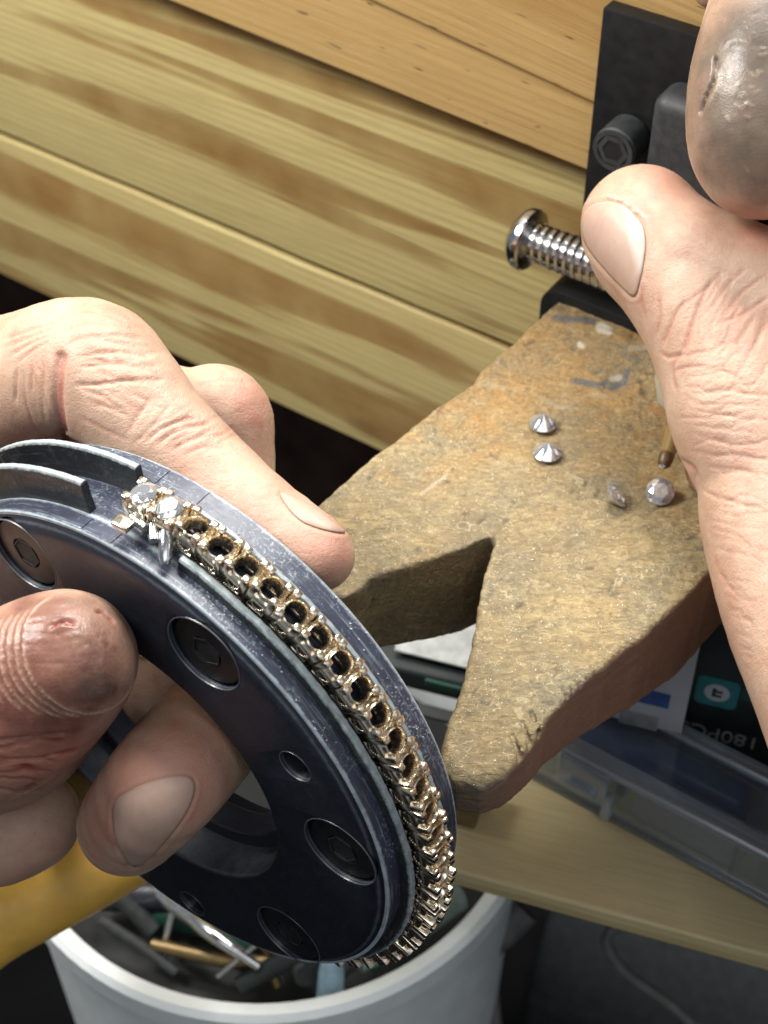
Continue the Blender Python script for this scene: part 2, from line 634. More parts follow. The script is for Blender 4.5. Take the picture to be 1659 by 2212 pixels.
m = NT("champagne_gold")
n = m.noise(20, 4)
m.set(Base_Color=m.mix(n, (0.68, 0.575, 0.43), (0.83, 0.755, 0.62)), Metallic=1.0, Roughness=m.ramp(n, [(0.3, 0.15), (0.7, 0.30)]))
m.bump(n, 0.003, 0.5)
GOLD = m.m

m = NT("diamond")
m.t.nodes.remove(m.b)
g = m.n("BsdfGlass", Color=(1, 1, 1), Roughness=0.0, IOR=2.42)
gl = m.n("BsdfAnisotropic", Color=(1, 1, 1), Roughness=0.02)
mx = m.n("MixShader", i0=0.38, i1=g, i2=gl)
mx = m.n("MixShader", i0=0.13, i1=mx, i2=m.n("BsdfDiffuse", Color=(0.93, 0.95, 1.0)))
m.t.links.new(mx.outputs[0], m.t.nodes["Material Output"].inputs[0])
DIAMOND = m.m


def clear(name, tint, glossy, rough=0.12, gcol=(0.9, 0.95, 1.0), dif=0.07):
    m = NT(name)
    m.t.nodes.remove(m.b)
    tr = m.n("BsdfTransparent", Color=tint)
    gl = m.n("BsdfAnisotropic", Color=gcol, Roughness=rough)
    df = m.n("BsdfDiffuse", Color=(0.55, 0.60, 0.66))
    fr = m.n("LayerWeight", Blend=0.35).outputs['Fresnel']
    a = m.n("MixShader", i0=dif, i1=tr, i2=df)
    b = m.n("MixShader", i0=m.math('ADD', m.math('MULTIPLY', fr, 0.5), glossy, True), i1=a, i2=gl)
    m.t.links.new(b.outputs[0], m.t.nodes["Material Output"].inputs[0])
    return m.m


CLEAR = clear("clear_plastic", (0.86, 0.89, 0.93), 0.03)
CLEAR_EDGE = clear("clear_plastic_rim", (0.55, 0.62, 0.68), 0.22, 0.25, dif=0.35)


def skin(name, base, pale, red, dirt_shade_col, dark):
    m = NT(name)
    blot = m.noise(1.5, 5, 0.62)
    fine = m.noise(9, 5, 0.65)
    cell = m.voro(15, m.n("Mapping", Vector=m.co, Scale=(1, 0.75, 1.2)).outputs[0], 'DISTANCE_TO_EDGE')
    micro = m.voro(34, None, 'DISTANCE_TO_EDGE')
    ln = m.noise(1.0, 4, 0.6, m.stretch((4, 13, 7), (0.5, 0.3, 0.8)), 0.6)
    c = m.mix(m.ramp(blot, [(0.34, 0.0), (0.68, 1.0)]), base, pale)
    c = m.mix(m.ramp(m.noise(0.75, 4, 0.6, None, 0.4), [(0.48, 0.0), (0.74, 0.42)]), c, red)
    c = m.mix(m.ramp(fine, [(0.52, 0.0), (0.80, 0.35)]), c, red)
    c = m.mix(m.ramp(m.voro(2.3), [(0.0, 0.35), (0.06, 0.0)]), c, dark)
    c = m.mix(m.math('MULTIPLY', m.attr("red"), 1.0, True), c, red)
    dirt_shade = m.attr("dirt_shade")
    dn = m.math('MULTIPLY', dirt_shade, m.ramp(m.noise(3.5, 7, 0.7), [(0.22, 0.55), (0.72, 1.1)]), True)
    c = m.mix(dn, c, dirt_shade_col)
    blk = m.math('MULTIPLY', m.attr("black"), m.ramp(m.noise(6, 6, 0.7), [(0.3, 0.3), (0.7, 1.0)]), True)
    c = m.mix(m.math('MULTIPLY', m.attr("grey"), m.ramp(m.noise(4.5, 7, 0.72), [(0.25, 0.80), (0.6, 1.0)]), True), c, m.mix(m.noise(2.0, 5, 0.7), (0.085, 0.06, 0.042), (0.20, 0.155, 0.115)))
    c = m.mix(blk, c, dark)
    c = m.mix(m.attr("pale"), c, (0.55, 0.42, 0.31))
    c = m.mix(m.attr("wound"), c, (0.24, 0.02, 0.02))
    m.set(Base_Color=c, Roughness=m.math('SUBTRACT', m.ramp(fine, [(0.25, 0.36), (0.75, 0.54)]), m.math('MULTIPLY', m.math('MAXIMUM', dirt_shade, m.attr("grey")), 0.13)),
          Subsurface_Weight=m.math('SUBTRACT', 0.22, m.math('MULTIPLY', dirt_shade, 0.16), True), Subsurface_Radius=(1.0, 0.36, 0.2), Subsurface_Scale=0.0022, Specular_IOR_Level=0.42)
    h = m.math('ADD', m.math('MULTIPLY', m.ramp(cell, [(0.0, 0.0), (0.25, 1.0)]), 0.32), m.math('MULTIPLY', ln, 1.5))
    h = m.math('ADD', h, m.math('MULTIPLY', m.ramp(micro, [(0.0, 0.0), (0.2, 1.0)]), 0.25))
    m.bump(h, 0.009, m.math('SUBTRACT', 0.75, m.math('MULTIPLY', m.math('MAXIMUM', dirt_shade, m.attr("grey")), 0.5)))
    return m.m


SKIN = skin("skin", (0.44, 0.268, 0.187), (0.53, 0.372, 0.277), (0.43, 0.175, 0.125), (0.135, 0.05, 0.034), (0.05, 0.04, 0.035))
m = NT("fingernail")
n = m.noise(1.0, 3, 0.5, m.stretch((9, 9, 2.5), (0.3, 0.5, 0.2)))
m.set(Base_Color=m.mix(m.attr("edge"), m.mix(n, (0.42, 0.25, 0.19), (0.49, 0.32, 0.25)), (0.54, 0.43, 0.36)), Roughness=0.5,
      Subsurface_Weight=0.25, Subsurface_Radius=(1, 0.4, 0.25), Subsurface_Scale=0.002, Coat_Weight=0.08, Coat_Roughness=0.3)
m.bump(n, 0.006, 0.5)
NAIL = m.m

m = NT("worn_hardwood")
fib = m.noise(1.0, 7, 0.66, m.stretch((3.0, 8.5, 6), (0, 0, 1.05)), 1.6)
fib2 = m.noise(13, 6, 0.72, None, 0.6)
strand_co = m.n("Mapping", Vector=m.co, Scale=(3.2, 6.5, 5), Rotation=(0, 0, 0.9)).outputs[0]
strand_co = m.n("VectorMath", _operation='ADD', i0=strand_co, i1=m.n("VectorMath", _operation='SCALE', i0=m.n("TexNoise", Vector=m.co, Scale=3.0, Detail=5).outputs[1], Scale=1.3).outputs[0]).outputs[0]
iso = None
for sc_, w_ in ((1.7, 0.0075), (2.9, 0.006)):
    d_ = m.math('ABSOLUTE', m.math('SUBTRACT', m.noise(sc_, 2.5, 0.5, None, 0.8), 0.5))
    i_ = m.math('MULTIPLY', m.math('LESS_THAN', d_, w_), m.ramp(m.noise(2.1 * sc_, 3), [(0.48, 0.0), (0.56, 1.0)]))
    iso = i_ if iso is None else m.math('MAXIMUM', iso, i_)
strand = m.ramp(m.voro(1.0, strand_co, 'DISTANCE_TO_EDGE'), [(0.0, 1.0), (0.05, 0.0)])
big = m.noise(0.45, 4, 0.6)
spk = m.noise(38, 1.5, 0.5)
cream, dark_w = m.mix(m.ramp(m.noise(0.55, 5, 0.6), [(0.35, 0.0), (0.62, 1.0)]), (0.25, 0.19, 0.10), (0.44, 0.33, 0.155)), (0.125, 0.09, 0.047)
mott = m.ramp(fib2, [(0.36, 0.0), (0.60, 1.0)])
c = m.mix(m.math('ADD', m.math('MULTIPLY', m.ramp(fib, [(0.30, 0.0), (0.66, 1.0)]), 0.74), m.math('MULTIPLY', mott, 0.26)), dark_w, cream)
c = m.mix(m.math('MULTIPLY', m.attr("amber"), m.ramp(big, [(0.3, 0.45), (0.65, 0.95)]), True), c, m.mix(m.math('ADD', m.math('MULTIPLY', fib, 0.5), m.math('MULTIPLY', mott, 0.5)), (0.19, 0.085, 0.02), (0.44, 0.255, 0.075)))
c = m.mix(m.ramp(m.noise(0.9, 6, 0.72, m.co, 0.5), [(0.44, 0.0), (0.66, 0.8)]), c, m.mix(mott, (0.085, 0.073, 0.047), (0.24, 0.205, 0.125)))
c = m.mix(m.math('MULTIPLY', strand, m.ramp(fib, [(0.45, 0.0), (0.62, 0.45)])), c, (0.55, 0.43, 0.23))
c = m.mix(m.math('MULTIPLY', iso, 0.28), c, (0.66, 0.53, 0.31))
c = m.mix(m.ramp(fib2, [(0.64, 0.0), (0.74, 0.5)]), c, (0.52, 0.40, 0.20))
c = m.mix(m.ramp(fib2, [(0.26, 0.8), (0.37, 0.0)]), c, (0.075, 0.05, 0.028))
c = m.mix(m.ramp(m.noise(7, 4, 0.6), [(0.70, 0.0), (0.74, 0.75)]), c, (0.05, 0.04, 0.032))
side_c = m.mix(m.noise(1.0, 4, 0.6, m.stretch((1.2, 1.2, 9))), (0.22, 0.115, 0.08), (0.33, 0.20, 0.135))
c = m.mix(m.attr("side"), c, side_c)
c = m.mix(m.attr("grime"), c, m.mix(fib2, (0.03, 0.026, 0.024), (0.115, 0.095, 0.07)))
c = m.mix(m.attr("ink"), c, (0.10, 0.10, 0.10))
c = m.mix(m.attr("glue"), c, (0.52, 0.48, 0.38))
spark = m.ramp(spk, [(0.712, 0.0), (0.732, 1.0)])
spark = m.math('MULTIPLY', spark, m.math('SUBTRACT', 1.0, m.attr("side"), True))
m.set(Base_Color=m.mix(spark, c, (0.85, 0.82, 0.74)), Metallic=m.math('MULTIPLY', spark, 0.9), Roughness=m.math('SUBTRACT', m.ramp(fib2, [(0.3, 0.52), (0.7, 0.78)]), m.math('MULTIPLY', spark, 0.3)), Specular_IOR_Level=0.45)
m.bump(m.math('ADD', m.math('MULTIPLY', fib, 1.2), m.math('MULTIPLY', fib2, 0.42)), 0.038, 0.85)
PINWOOD = m.m

WHITE_PL = plain("white_cup_plastic", (0.82, 0.86, 0.85), 0.35, 0, 0.05, 1.5)
YELLOW = plain("yellow_rubber", (0.72, 0.42, 0.075), 0.45, 0, 0.12, 2)
WAX = NT("amber_wax").set(Base_Color=(0.25, 0.155, 0.05), Roughness=0.22, Subsurface_Weight=0.3, Subsurface_Radius=(1, 0.6, 0.2), Subsurface_Scale=0.002, Coat_Weight=0.5).m
WAXTIP = plain("charred_wax", (0.09, 0.05, 0.015), 0.4, 0, 0.5, 20)
NAVY = plain("navy_plastic", (0.05, 0.10, 0.26), 0.4, 0, 0.35, 1.2)
SLATE = plain("slate_blue_plastic", (0.17, 0.20, 0.32), 0.5, 0, 0.2, 2)
DARKCARD = plain("dark_card", (0.012, 0.018, 0.019), 0.5, 0, 0.3, 1.5)
TEAL = plain("teal_print", (0.03, 0.20, 0.22), 0.5, 0, 0.2, 3)
CARDWHITE = plain("white_paper", (0.52, 0.54, 0.58), 0.6, 0, 0.06, 1)
PRINTGREY = plain("grey_print", (0.33, 0.34, 0.35), 0.6)
PRINTBLUE = plain("blue_print", (0.05, 0.11, 0.34), 0.6)
GREEN = plain("green_plastic", (0.008, 0.06, 0.04), 0.4)
PALEBLUE = plain("pale_blue_plastic", (0.30, 0.45, 0.55), 0.35)
BLUE = plain("blue_plastic", (0.06, 0.17, 0.36), 0.4)
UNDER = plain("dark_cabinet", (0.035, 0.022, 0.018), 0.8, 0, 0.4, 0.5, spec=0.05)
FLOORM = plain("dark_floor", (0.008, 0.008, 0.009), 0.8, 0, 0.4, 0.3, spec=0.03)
CABLE = plain("grey_cable", (0.12, 0.115, 0.11), 0.5)
BROWNBLOCK = plain("brown_wood_block", (0.16, 0.11, 0.045), 0.6, 0, 0.2, 3)
BRASS = plain("brass", (0.22, 0.16, 0.08), 0.4, 1.0)

# ------------------------------------------------------------------ the workbench
PSI = math.radians(34.5)
EB = np.array([math.cos(PSI), -math.sin(PSI), 0.0])        # along the bench, to the right
IN = np.array([math.sin(PSI), math.cos(PSI), 0.0])         # into the bench
P0 = onplane(1285, 375, (4.4, 6.6, 0), -IN)
P0[2] = 0.0                                                # bench origin on the front face of the boards
BROT = np.array([EB, IN, [0, 0, 1]]).T


def bl(p):                                                 # world -> bench frame
    return BROT.T @ (np.asarray(p) - P0)


def onb(px, py, yoff):
    return bl(onplane(px, py, P0 + IN * yoff, -IN))


bench = thing("workbench", "pine workbench front with golden boards over a pale streaked apron", "workbench", P0, BROT)
zj, zb = onb(1283, 213, 0)[2], onb(1285, 375, 0)[2]
xr = onb(1284, 300, 0)[0]


def plank(name, x0, x1, y0, y1, z0, z1, mat, bev=0.12, wob=0.0):
    nx = 90
    prof = []
    for (cy_, cz, a0) in ((y0 + bev, z1 - bev, 90), (y0 + bev, z0 + bev, 180)):
        for k in range(6):
            a = math.radians(a0 + 90 * k / 5)
            prof.append((cy_ + bev * math.cos(a), cz + bev * math.sin(a)))
    prof += [(y1, z0), (y1, z1)]
    V, F = [], []
    k = len(prof)
    for i in range(nx + 1):
        x = x0 + (x1 - x0) * i / nx
        dz = wob * math.sin(x * 0.7 + z0) + wob * 0.6 * math.sin(x * 1.9)
        V += [(x, y, z + (dz if z > (z0 + z1) / 2 else 0.5 * dz)) for y, z in prof]
    for i in range(nx):
        for j in range(k):
            F.append((i * k + j, i * k + (j + 1) % k, (i + 1) * k + (j + 1) % k, (i + 1) * k + j))
    F.append(tuple(range(k)))
    F.append(tuple(nx * k + j for j in reversed(range(k))))
    me = mesh_of(name, V, F, True, mat)
    me.set_sharp_from_angle(angle=math.radians(50))
    return add(name, me, bench)




def tilt(o, deg, x, z):
    """a board nailed on slightly out of level, turned about the point (x, z) of the bench front"""
    a_ = math.radians(deg)
    o.rotation_euler = (0, a_, 0)
    o.location = Vector((x - (x * math.cos(a_) + z * math.sin(a_)), 0, z - (-x * math.sin(a_) + z * math.cos(a_)))) * U


tilt(plank("plank", -45, 30, -0.14, -0.004, zj + 0.01, zj + 9, WOOD_GOLD, 0.03), 6.5, xr, zj)
tilt(plank("plank", -45, 30, 0.0, 2.2, zb, zj + 4, WOOD_GOLD, 0.05), 2.6, xr, zb)
YA = 0.6
g1 = onb(600, 545, YA)[2]
g0 = onb(590, 868, YA)[2]
plank("plank", -45, 30, YA, 3.0, g1 + 0.09, zb + 1.6, WOOD_PALE, 0.12, 0.03)
plank("plank", -45, 30, YA + 0.02, 3.0, g0, g1 - 0.07, WOOD_PALE2, 0.06, 0.02)
a = bmesh.new()
box_bm(74, 0.3, 1.2, (-8, YA + 1.0, g1), bm=a)
add("groove_strip", from_bm("groove_strip", a, UNDER), bench)

# dark knee space, floor
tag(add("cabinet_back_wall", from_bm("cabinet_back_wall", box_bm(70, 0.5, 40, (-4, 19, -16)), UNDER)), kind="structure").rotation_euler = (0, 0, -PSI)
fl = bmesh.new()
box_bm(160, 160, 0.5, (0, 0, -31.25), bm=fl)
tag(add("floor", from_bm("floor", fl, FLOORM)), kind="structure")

# ------------------------------------------------------------------ steel bracket, bolts
pl_top = onb(1300, 14, -0.45)[2]
pl_bot = onb(1290, 620, -0.45)[2]
bx0 = onb(1284, 200, -0.45)[0]
t = thing("steel_bracket", "black steel mounting bracket screwed to the golden boards behind the thumb", "bracket", P0, BROT)
add("plate", from_bm("plate", box_bm(5.6, 0.40, pl_top - pl_bot, (bx0 + 2.8, -0.262, (pl_top + pl_bot) / 2), 0.03), BLACK_STEEL, 40), t)
q = onb(1360, 292, -0.5)
sb = cyl_bm(0.40, 0, 0.62, 40, 0.05, frame_m((q[0], -0.462, q[2]), (0, -1, 0)))
so = add("socket_screw", from_bm("socket_screw", sb, GREY_STEEL, 40), t)
hx = bmesh.new()
lathe_bm([(0.30, 0.622), (0.30, 0.66), (0.385, 0.66), (0.385, 0.622)], 40, closed_profile=True, bm=hx, M=frame_m((q[0], -0.462, q[2]), (0, -1, 0)))
lathe_bm([(0.205, 0.625), (0.205, 0.655), (0.305, 0.655), (0.305, 0.625)], 6, closed_profile=True, bm=hx, M=frame_m((q[0], -0.462, q[2]), (0, -1, 0)))
add("collar", from_bm("collar", hx, GREY_STEEL, 40), so)
add("hex_socket", from_bm("hex_socket", cyl_bm(0.26, 0.6215, 0.640, 6, 0, frame_m((q[0], -0.462, q[2]), (0, -1, 0))), DARK_HOLE), so)
q1, q2 = onb(1416, 300, -0.9), onb(1505, 205, -0.9)
bz1, bz0 = q2[2], onb(1420, 560, -0.9)[2]
add("boss", from_bm("boss", box_bm(2.0, 0.85, bz1 - bz0, (q1[0] + 1.0, -0.895, (bz1 + bz0) / 2), 0.26, 5), GREY_STEEL, 40), t)
add("ledge", from_bm("ledge", box_bm(2.2, 0.5, 0.5, (bx0 + 4.2, -0.2, pl_top + 0.28), 0.03), BLACK_STEEL, 40), t)
# clamp that holds the wooden pin
cA = bl(onz(1166, 650, -0.15))
cl_y = cA[1]
ztop = 0.22
prof = []
x0, x1, zl = cA[0], cA[0] + 6.2, -2.0
for k in range(9):
    a_ = math.radians(180 - 90 * k / 8)
    prof.append((x0 + 0.42 + 0.42 * math.cos(a_), ztop - 0.42 + 0.42 * math.sin(a_)))
prof += [(x1, ztop), (x1, zl), (x0, zl)]
V = [(x, cl_y, z) for x, z in prof] + [(x, -0.47, z) for x, z in prof]
k = len(prof)
F = [tuple(range(k)), tuple(reversed(range(k, 2 * k)))] + [(i, k + i, k + (i + 1) % k, (i + 1) % k) for i in range(k)]
bmx = bmesh.new()
bmx.from_mesh(mesh_of("t", np.array(V) / U, F))
es = [e for e in bmx.edges if abs(e.verts[0].co.y - cl_y) < 1e-3 and abs(e.verts[1].co.y - cl_y) < 1e-3]
bmesh.ops.bevel(bmx, geom=es, offset=0.04, segments=2, profile=0.5, affect='EDGES')
add("clamp_jaw", from_bm("clamp_jaw", bmx, BLACK_STEEL, 40), t)

# the silver clamp screw standing out to the left
hA, hB = onz(1142, 517, 0.95), onz(1262, 560, 0.95)
ax = EB
b0 = hA
t = thing("button_head_screw", "short silver button head screw with bare thread left of the thumb tip", "screw", b0, frame_m((0, 0, 0), ax).to_3x3())
Rh, Rs = 0.60, 0.385
pr = [(0, -0.34)] + [(Rh * math.sin(a_), -0.02 - 0.33 * math.cos(a_)) for a_ in np.linspace(0.5, math.pi / 2, 10)] + [(Rh, 0.05), (Rh - 0.04, 0.09), (Rs, 0.10), (0, 0.10)]
add("head", from_bm("head", lathe_bm(pr, 48), SILVER, 35), t)
# helical thread
V, F = [], []
turns, per, L = 12, 32, 2.0
nst = turns * per
pitch = L / turns
for i in range(nst + 1):
    an = 2 * math.pi * i / per
    zc = 0.14 + pitch * i / per
    for dz, r in ((-0.5, Rs - 0.028), (-0.2, Rs), (0.2, Rs), (0.5, Rs - 0.028)):
        V.append((r * math.cos(an), r * math.sin(an), zc + dz * pitch))
for i in range(nst):
    for j in range(3):
        F.append((4 * i + j, 4 * i + 4 + j, 4 * i + 5 + j, 4 * i + 1 + j))
me = mesh_of("thread", V, F, True, SILVER)
me.set_sharp_from_angle(angle=math.radians(25))
add("thread", me, t)
add("shank", from_bm("shank", cyl_bm(Rs - 0.030, 0.1, L + 0.4, 24), SILVER, 40), t)

# ------------------------------------------------------------------ the holding disc
def c2w(v):                                                # camera (x right, y down, depth) -> world direction
    return v[0] * RT - v[1] * UP + v[2] * FW


DC = CAM + c2w((-3.39987, 3.47617, 23.0))
DN, DU, DV = (c2w(v) for v in ((0.58788199, -0.57640973, 0.56757959), (-0.69457512, 0, 0.71942018), (-0.41468079, -0.81716083, -0.40035986)))
DROT = np.array([DU, DV, DN]).T
disc = thing("holding_disc", "dark grooved metal disc gripped in the left hand with a row of socket screws", "holding disc", DC, DROT)


def arc_cut(r, z0, z1, x, y, n=40):
    return cyl_bm(r, z0, z1, n, 0, Matrix.Translation((x, y, 0)))


def pol(r, a):
    return r * math.cos(math.radians(a)), r * math.sin(math.radians(a))


SCREW_A = [30, 90.6, 144.2, 200.2, 257.2, 318]
HEX_A = [(3.45, 175.2), (3.64, 293.7), (3.5, 62), (3.5, 3)]
body = lathe_bm([(2.36, 0.05), (2.40, 0.0), (3.86, 0.0), (3.96, 0.006), (4.06, 0.035), (4.125, 0.085), (4.15, 0.10), (4.19, 0.10), (4.205, 0.115),
                 (4.205, 0.40), (4.205, 1.10), (4.20, 1.115), (4.36, 1.12), (4.375, 1.135), (4.375, 1.46), (4.34, 1.50), (2.6, 1.50), (2.5, 1.46),
                 (2.5, 1.1), (2.14, 1.08), (2.12, 1.06), (2.12, 0.66), (2.15, 0.64), (2.36, 0.62)], 256, closed_profile=True)
me = from_bm("disc_body", body, ANOD, 28)
bo = add("disc_body", me, disc)
cut = bmesh.new()
for a_ in SCREW_A:
    join(cut, arc_cut(0.585, -0.3, 0.17, *pol(3.54, a_)))
for r_, a_ in HEX_A:
    join(cut, arc_cut(0.255, -0.3, 0.9, *pol(r_, a_), n=28))
co_ = add("cutter", from_bm("cutter", cut, DARK_HOLE))
co_.parent = disc
md = bo.modifiers.new("b", 'BOOLEAN')
md.operation, md.object, md.solver = 'DIFFERENCE', co_, 'EXACT'
bpy.context.view_layer.update()
dg = bpy.context.evaluated_depsgraph_get()
me2 = bpy.data.meshes.new_from_object(bo.evaluated_get(dg))
bo.modifiers.clear()
bo.data = me2
bpy.data.objects.remove(co_)
me2.materials.clear()
me2.materials.append(ANOD)
me2.materials.append(ANOD_RIM)
bm = bmesh.new()
bm.from_mesh(me2)
for f in bm.faces:
    c_ = f.calc_center_median() / U
    rr = math.hypot(c_.x, c_.y)
    f.material_index = 1 if rr > 4.14 and c_.z > 0.06 and c_.z < 1.49 else 0
# small bevel round every counterbore so that it catches the light
es = []
for e in bm.edges:
    if all(abs(v_.co.z) < 1e-5 for v_ in e.verts) and len(e.link_faces) == 2:
        z0_, z1_ = [abs(f.normal.z) for f in e.link_faces]
        if (z0_ > 0.9) != (z1_ > 0.9):
            rr = (e.verts[0].co.length / U)
            if 2.45 < rr < 3.9 or min(math.hypot(e.verts[0].co.x / U - pol(3.54, s_)[0], e.verts[0].co.y / U - pol(3.54, s_)[1]) for s_ in SCREW_A) < 0.605:
                es.append(e)
try:
    bmesh.ops.bevel(bm, geom=es, offset=0.018 * U, segments=2, profile=0.5, affect='EDGES')
except Exception:
    pass
bm.to_mesh(me2)
bm.free()
me2.polygons.foreach_set("use_smooth", [True] * len(me2.polygons))
me2.set_sharp_from_angle(angle=math.radians(28))
# screws in the counterbores
sc_me = from_bm("screw_head", lathe_bm([(0.545, 0.17), (0.545, 0.095), (0.525, 0.072), (0.36, 0.056), (0.25, 0.05), (0.235, 0.06), (0.235, 0.165), (0, 0.165)], 40), ANOD_SCREW, 30)
so_me = from_bm("hex_socket", lathe_bm([(0.0, 0.062), (0.215, 0.062), (0.215, 0.045), (0.245, 0.045), (0.245, 0.07)], 6), DARK_HOLE)
WORN_GLINT = worn_black("rubbed_glint_edge", 0.0, 0.6, (0.055, 0.066, 0.082), (0.20, 0.24, 0.27))
ring_me = from_bm("worn_glint_edge", lathe_bm([(0.572, 0.012), (0.578, -0.003), (0.592, -0.003), (0.598, 0.012)], 48, closed_profile=True), WORN_GLINT, 50)  # pale rings stand in for the bevel's lost highlight and for rubbed edges
ring_small = from_bm("worn_glint_edge", lathe_bm([(0.246, 0.012), (0.250, -0.003), (0.260, -0.003), (0.265, 0.012)], 32, closed_profile=True), WORN_GLINT, 50)
for i, a_ in enumerate(SCREW_A):
    o = add("screw", sc_me, disc, (*pol(3.54, a_), 0))
    o.rotation_euler = (0, 0, math.radians(a_ * 1.7))
    h = add("hex_socket", so_me, o)
    add("worn_glint_edge", ring_me, disc, (*pol(3.54, a_), 0))
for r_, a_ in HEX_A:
    add("worn_glint_edge", ring_small, disc, (*pol(r_, a_), 0))
# rails that hold the bracelet


def rail(a0, a1, z0, z1, r1, jit, mat=ANOD_RAIL):
    n_ = max(8, int(abs(a1 - a0) * 2.5))
    V, F = [], []
    pr = [(4.19, z0), (r1 - 0.03, z0), (r1, z0 + 0.025), (r1, z1 - 0.025), (r1 - 0.03, z1), (4.19, z1)]
    k_ = len(pr)
    for i in range(n_ + 1):
        a_ = math.radians(a0 + (a1 - a0) * i / n_)
        jr = jit * (vnoise(np.array([[i * 0.21, z0 * 7, 0.5]]), 1.0, 3)[0])
        for j, (r, z) in enumerate(pr):
            r = r + (jr + jit * 0.5 * vnoise(np.array([[i * 0.6, j, z0 * 9]]), 1.0, 5)[0] if 0 < j < k_ - 1 else 0)
            V.append((r * math.cos(a_), r * math.sin(a_), z + (jit * 0.6 * vnoise(np.array([[i * 0.45, 0.0, z0 * 5]]), 1.0, 8)[0] if 0 < j < k_ - 1 else 0)))
    for i in range(n_):
        for j in range(k_):
            F.append((i * k_ + j, i * k_ + (j + 1) % k_, (i + 1) * k_ + (j + 1) % k_, (i + 1) * k_ + j))
    F.append(tuple(range(k_)))
    F.append(tuple(n_ * k_ + j for j in reversed(range(k_))))
    me = mesh_of("rail", V, F, True, mat)
    me.set_sharp_from_angle(angle=math.radians(38))
    return add("rail", me, disc)


rail(-20, 115.5, 0.98, 1.10, 4.70, 0.004, ANOD_FENCE)
rail(-20, 110.5, 0.40, 0.52, 4.70, 0.004, ANOD_FENCE)
rail(131.5, 335, 0.35, 0.47, 4.39, 0.010)
rail(128.0, 335, 0.96, 1.06, 4.56, 0.010)
# shallow score lines: thin raised pads on the flat rims by the clasp gap
for a0, a1, r0, z0, z1 in ((100, 112, 4.205, 0.12, 0.36), (113, 119, 4.205, 0.12, 0.34), (104, 117.2, 4.375, 1.14, 1.45), (121.5, 126, 4.375, 1.14, 1.45)):
    pr = [(r0 - 0.01, z0), (r0 + 0.012, z0 + 0.006), (r0 + 0.012, z1 - 0.006), (r0 - 0.01, z1)]
    add("scored_pad", from_bm("scored_pad", lathe_bm(pr, 24, a0, a1, closed_profile=True), ANOD_RIM, 30), disc)
# swarf and polishing crumbs caught on the rim
cr = bmesh.new()
heaps = [(random.uniform(115, 225), random.choice((4.21, 4.38)), random.random()) for _ in range(14)]
for i in range(120):
    a_, r_, f_ = random.choice(heaps)
    a_ += random.gauss(0, 2.2)
    z_ = (0.12 + 0.26 * min(1, max(0, f_ + random.gauss(0, 0.25)))) if r_ < 4.3 else (1.14 + 0.31 * min(1, max(0, f_ + random.gauss(0, 0.25))))
    s_ = random.choice((0.006, 0.007, 0.009, 0.012, 0.018))
    b = bmesh.new()
    bmesh.ops.create_icosphere(b, subdivisions=1, radius=s_)
    bmesh.ops.scale(b, vec=(random.uniform(0.6, 1.6), random.uniform(0.5, 1.3), 0.7), verts=b.verts)
    bmesh.ops.translate(b, vec=(*pol(r_, a_), z_), verts=b.verts)
    join(cr, b)
tag(add("crumbs", from_bm("crumbs", cr, plain("white_crumbs", (0.42, 0.46, 0.48), 0.4)), disc), kind="stuff")

# ------------------------------------------------------------------ the bracelet
PITCH, A_FIRST, RB, ZB = 5.15, 120.3, 4.44, 0.735
brac = thing("link_bracelet", "champagne gold bracelet of square pronged links round the rim of the dark disc", "bracelet", DC, DROT)
HW, HT = 0.19, 0.20                                        # half width (across), half length (along)


def link_mesh():
    """seat: square outside, round hole inside, chamfered collar; local z outwards"""
    b = bmesh.new()
    n_ = 24
    levels = []

    def ring(fn, z):
        return [b.verts.new((*fn(2 * math.pi * k / n_), z)) for k in range(n_)]

    def sq(hx, hy):
        def f(a_):
            c_, s_ = math.cos(a_), math.sin(a_)
            p_ = 6.0
            r_ = (abs(c_ / hx) ** p_ + abs(s_ / hy) ** p_) ** (-1 / p_)
            return r_ * c_, r_ * s_
        return f

    def ci(r_):
        return lambda a_: (r_ * math.cos(a_), r_ * math.sin(a_))
    rings = [ring(ci(0.118), -0.02), ring(ci(0.126), 0.10), ring(ci(0.138), 0.185), ring(ci(0.149), 0.205), ring(ci(0.162), 0.195), ring(ci(0.168), 0.13),
             ring(sq(0.185, 0.178), 0.115), ring(sq(0.196, 0.186), 0.10), ring(sq(0.196, 0.186), 0.03), ring(sq(0.180, 0.172), 0.015), ring(sq(0.180, 0.172), -0.02)]
    for A_, B_ in zip(rings, rings[1:]):
        for k in range(n_):
            b.faces.new((A_[k], A_[(k + 1) % n_], B_[(k + 1) % n_], B_[k]))
    for k in range(n_):
        b.faces.new((rings[-1][k], rings[-1][(k + 1) % n_], rings[0][(k + 1) % n_], rings[0][k]))
    return from_bm("link", b, GOLD, 30)


def prong_mesh():
    b = bmesh.new()
    box_bm(0.104, 0.096, 0.30, (0, 0, 0.115), 0.020, 2, bm=b)
    for v_ in b.verts:
        if v_.co.z > 0.24:
            v_.co.z += 0.006 - 1.6 * (v_.co.x ** 2 + v_.co.y ** 2)
    return from_bm("prong", b, GOLD, 40)


def side_mesh():
    """side plate of a link with a U shaped notch"""
    b = bmesh.new()
    for x_ in (-0.155, 0.155):
        box_bm(0.075, 0.03, 0.20, (x_, 0, -0.10), 0.008, 1, bm=b)
    box_bm(0.385, 0.03, 0.06, (0, 0, -0.18), 0.008, 1, bm=b)
    for k in range(9):
        a0, a1 = math.pi * k / 9, math.pi * (k + 1) / 9
        am = (a0 + a1) / 2
        box_bm(0.05, 0.026, 0.035, (0.10 * math.cos(am), 0, -0.03 - 0.10 * math.sin(am)), 0.004, 1, bm=b)
    return from_bm("side_plate", b, GOLD, 40)


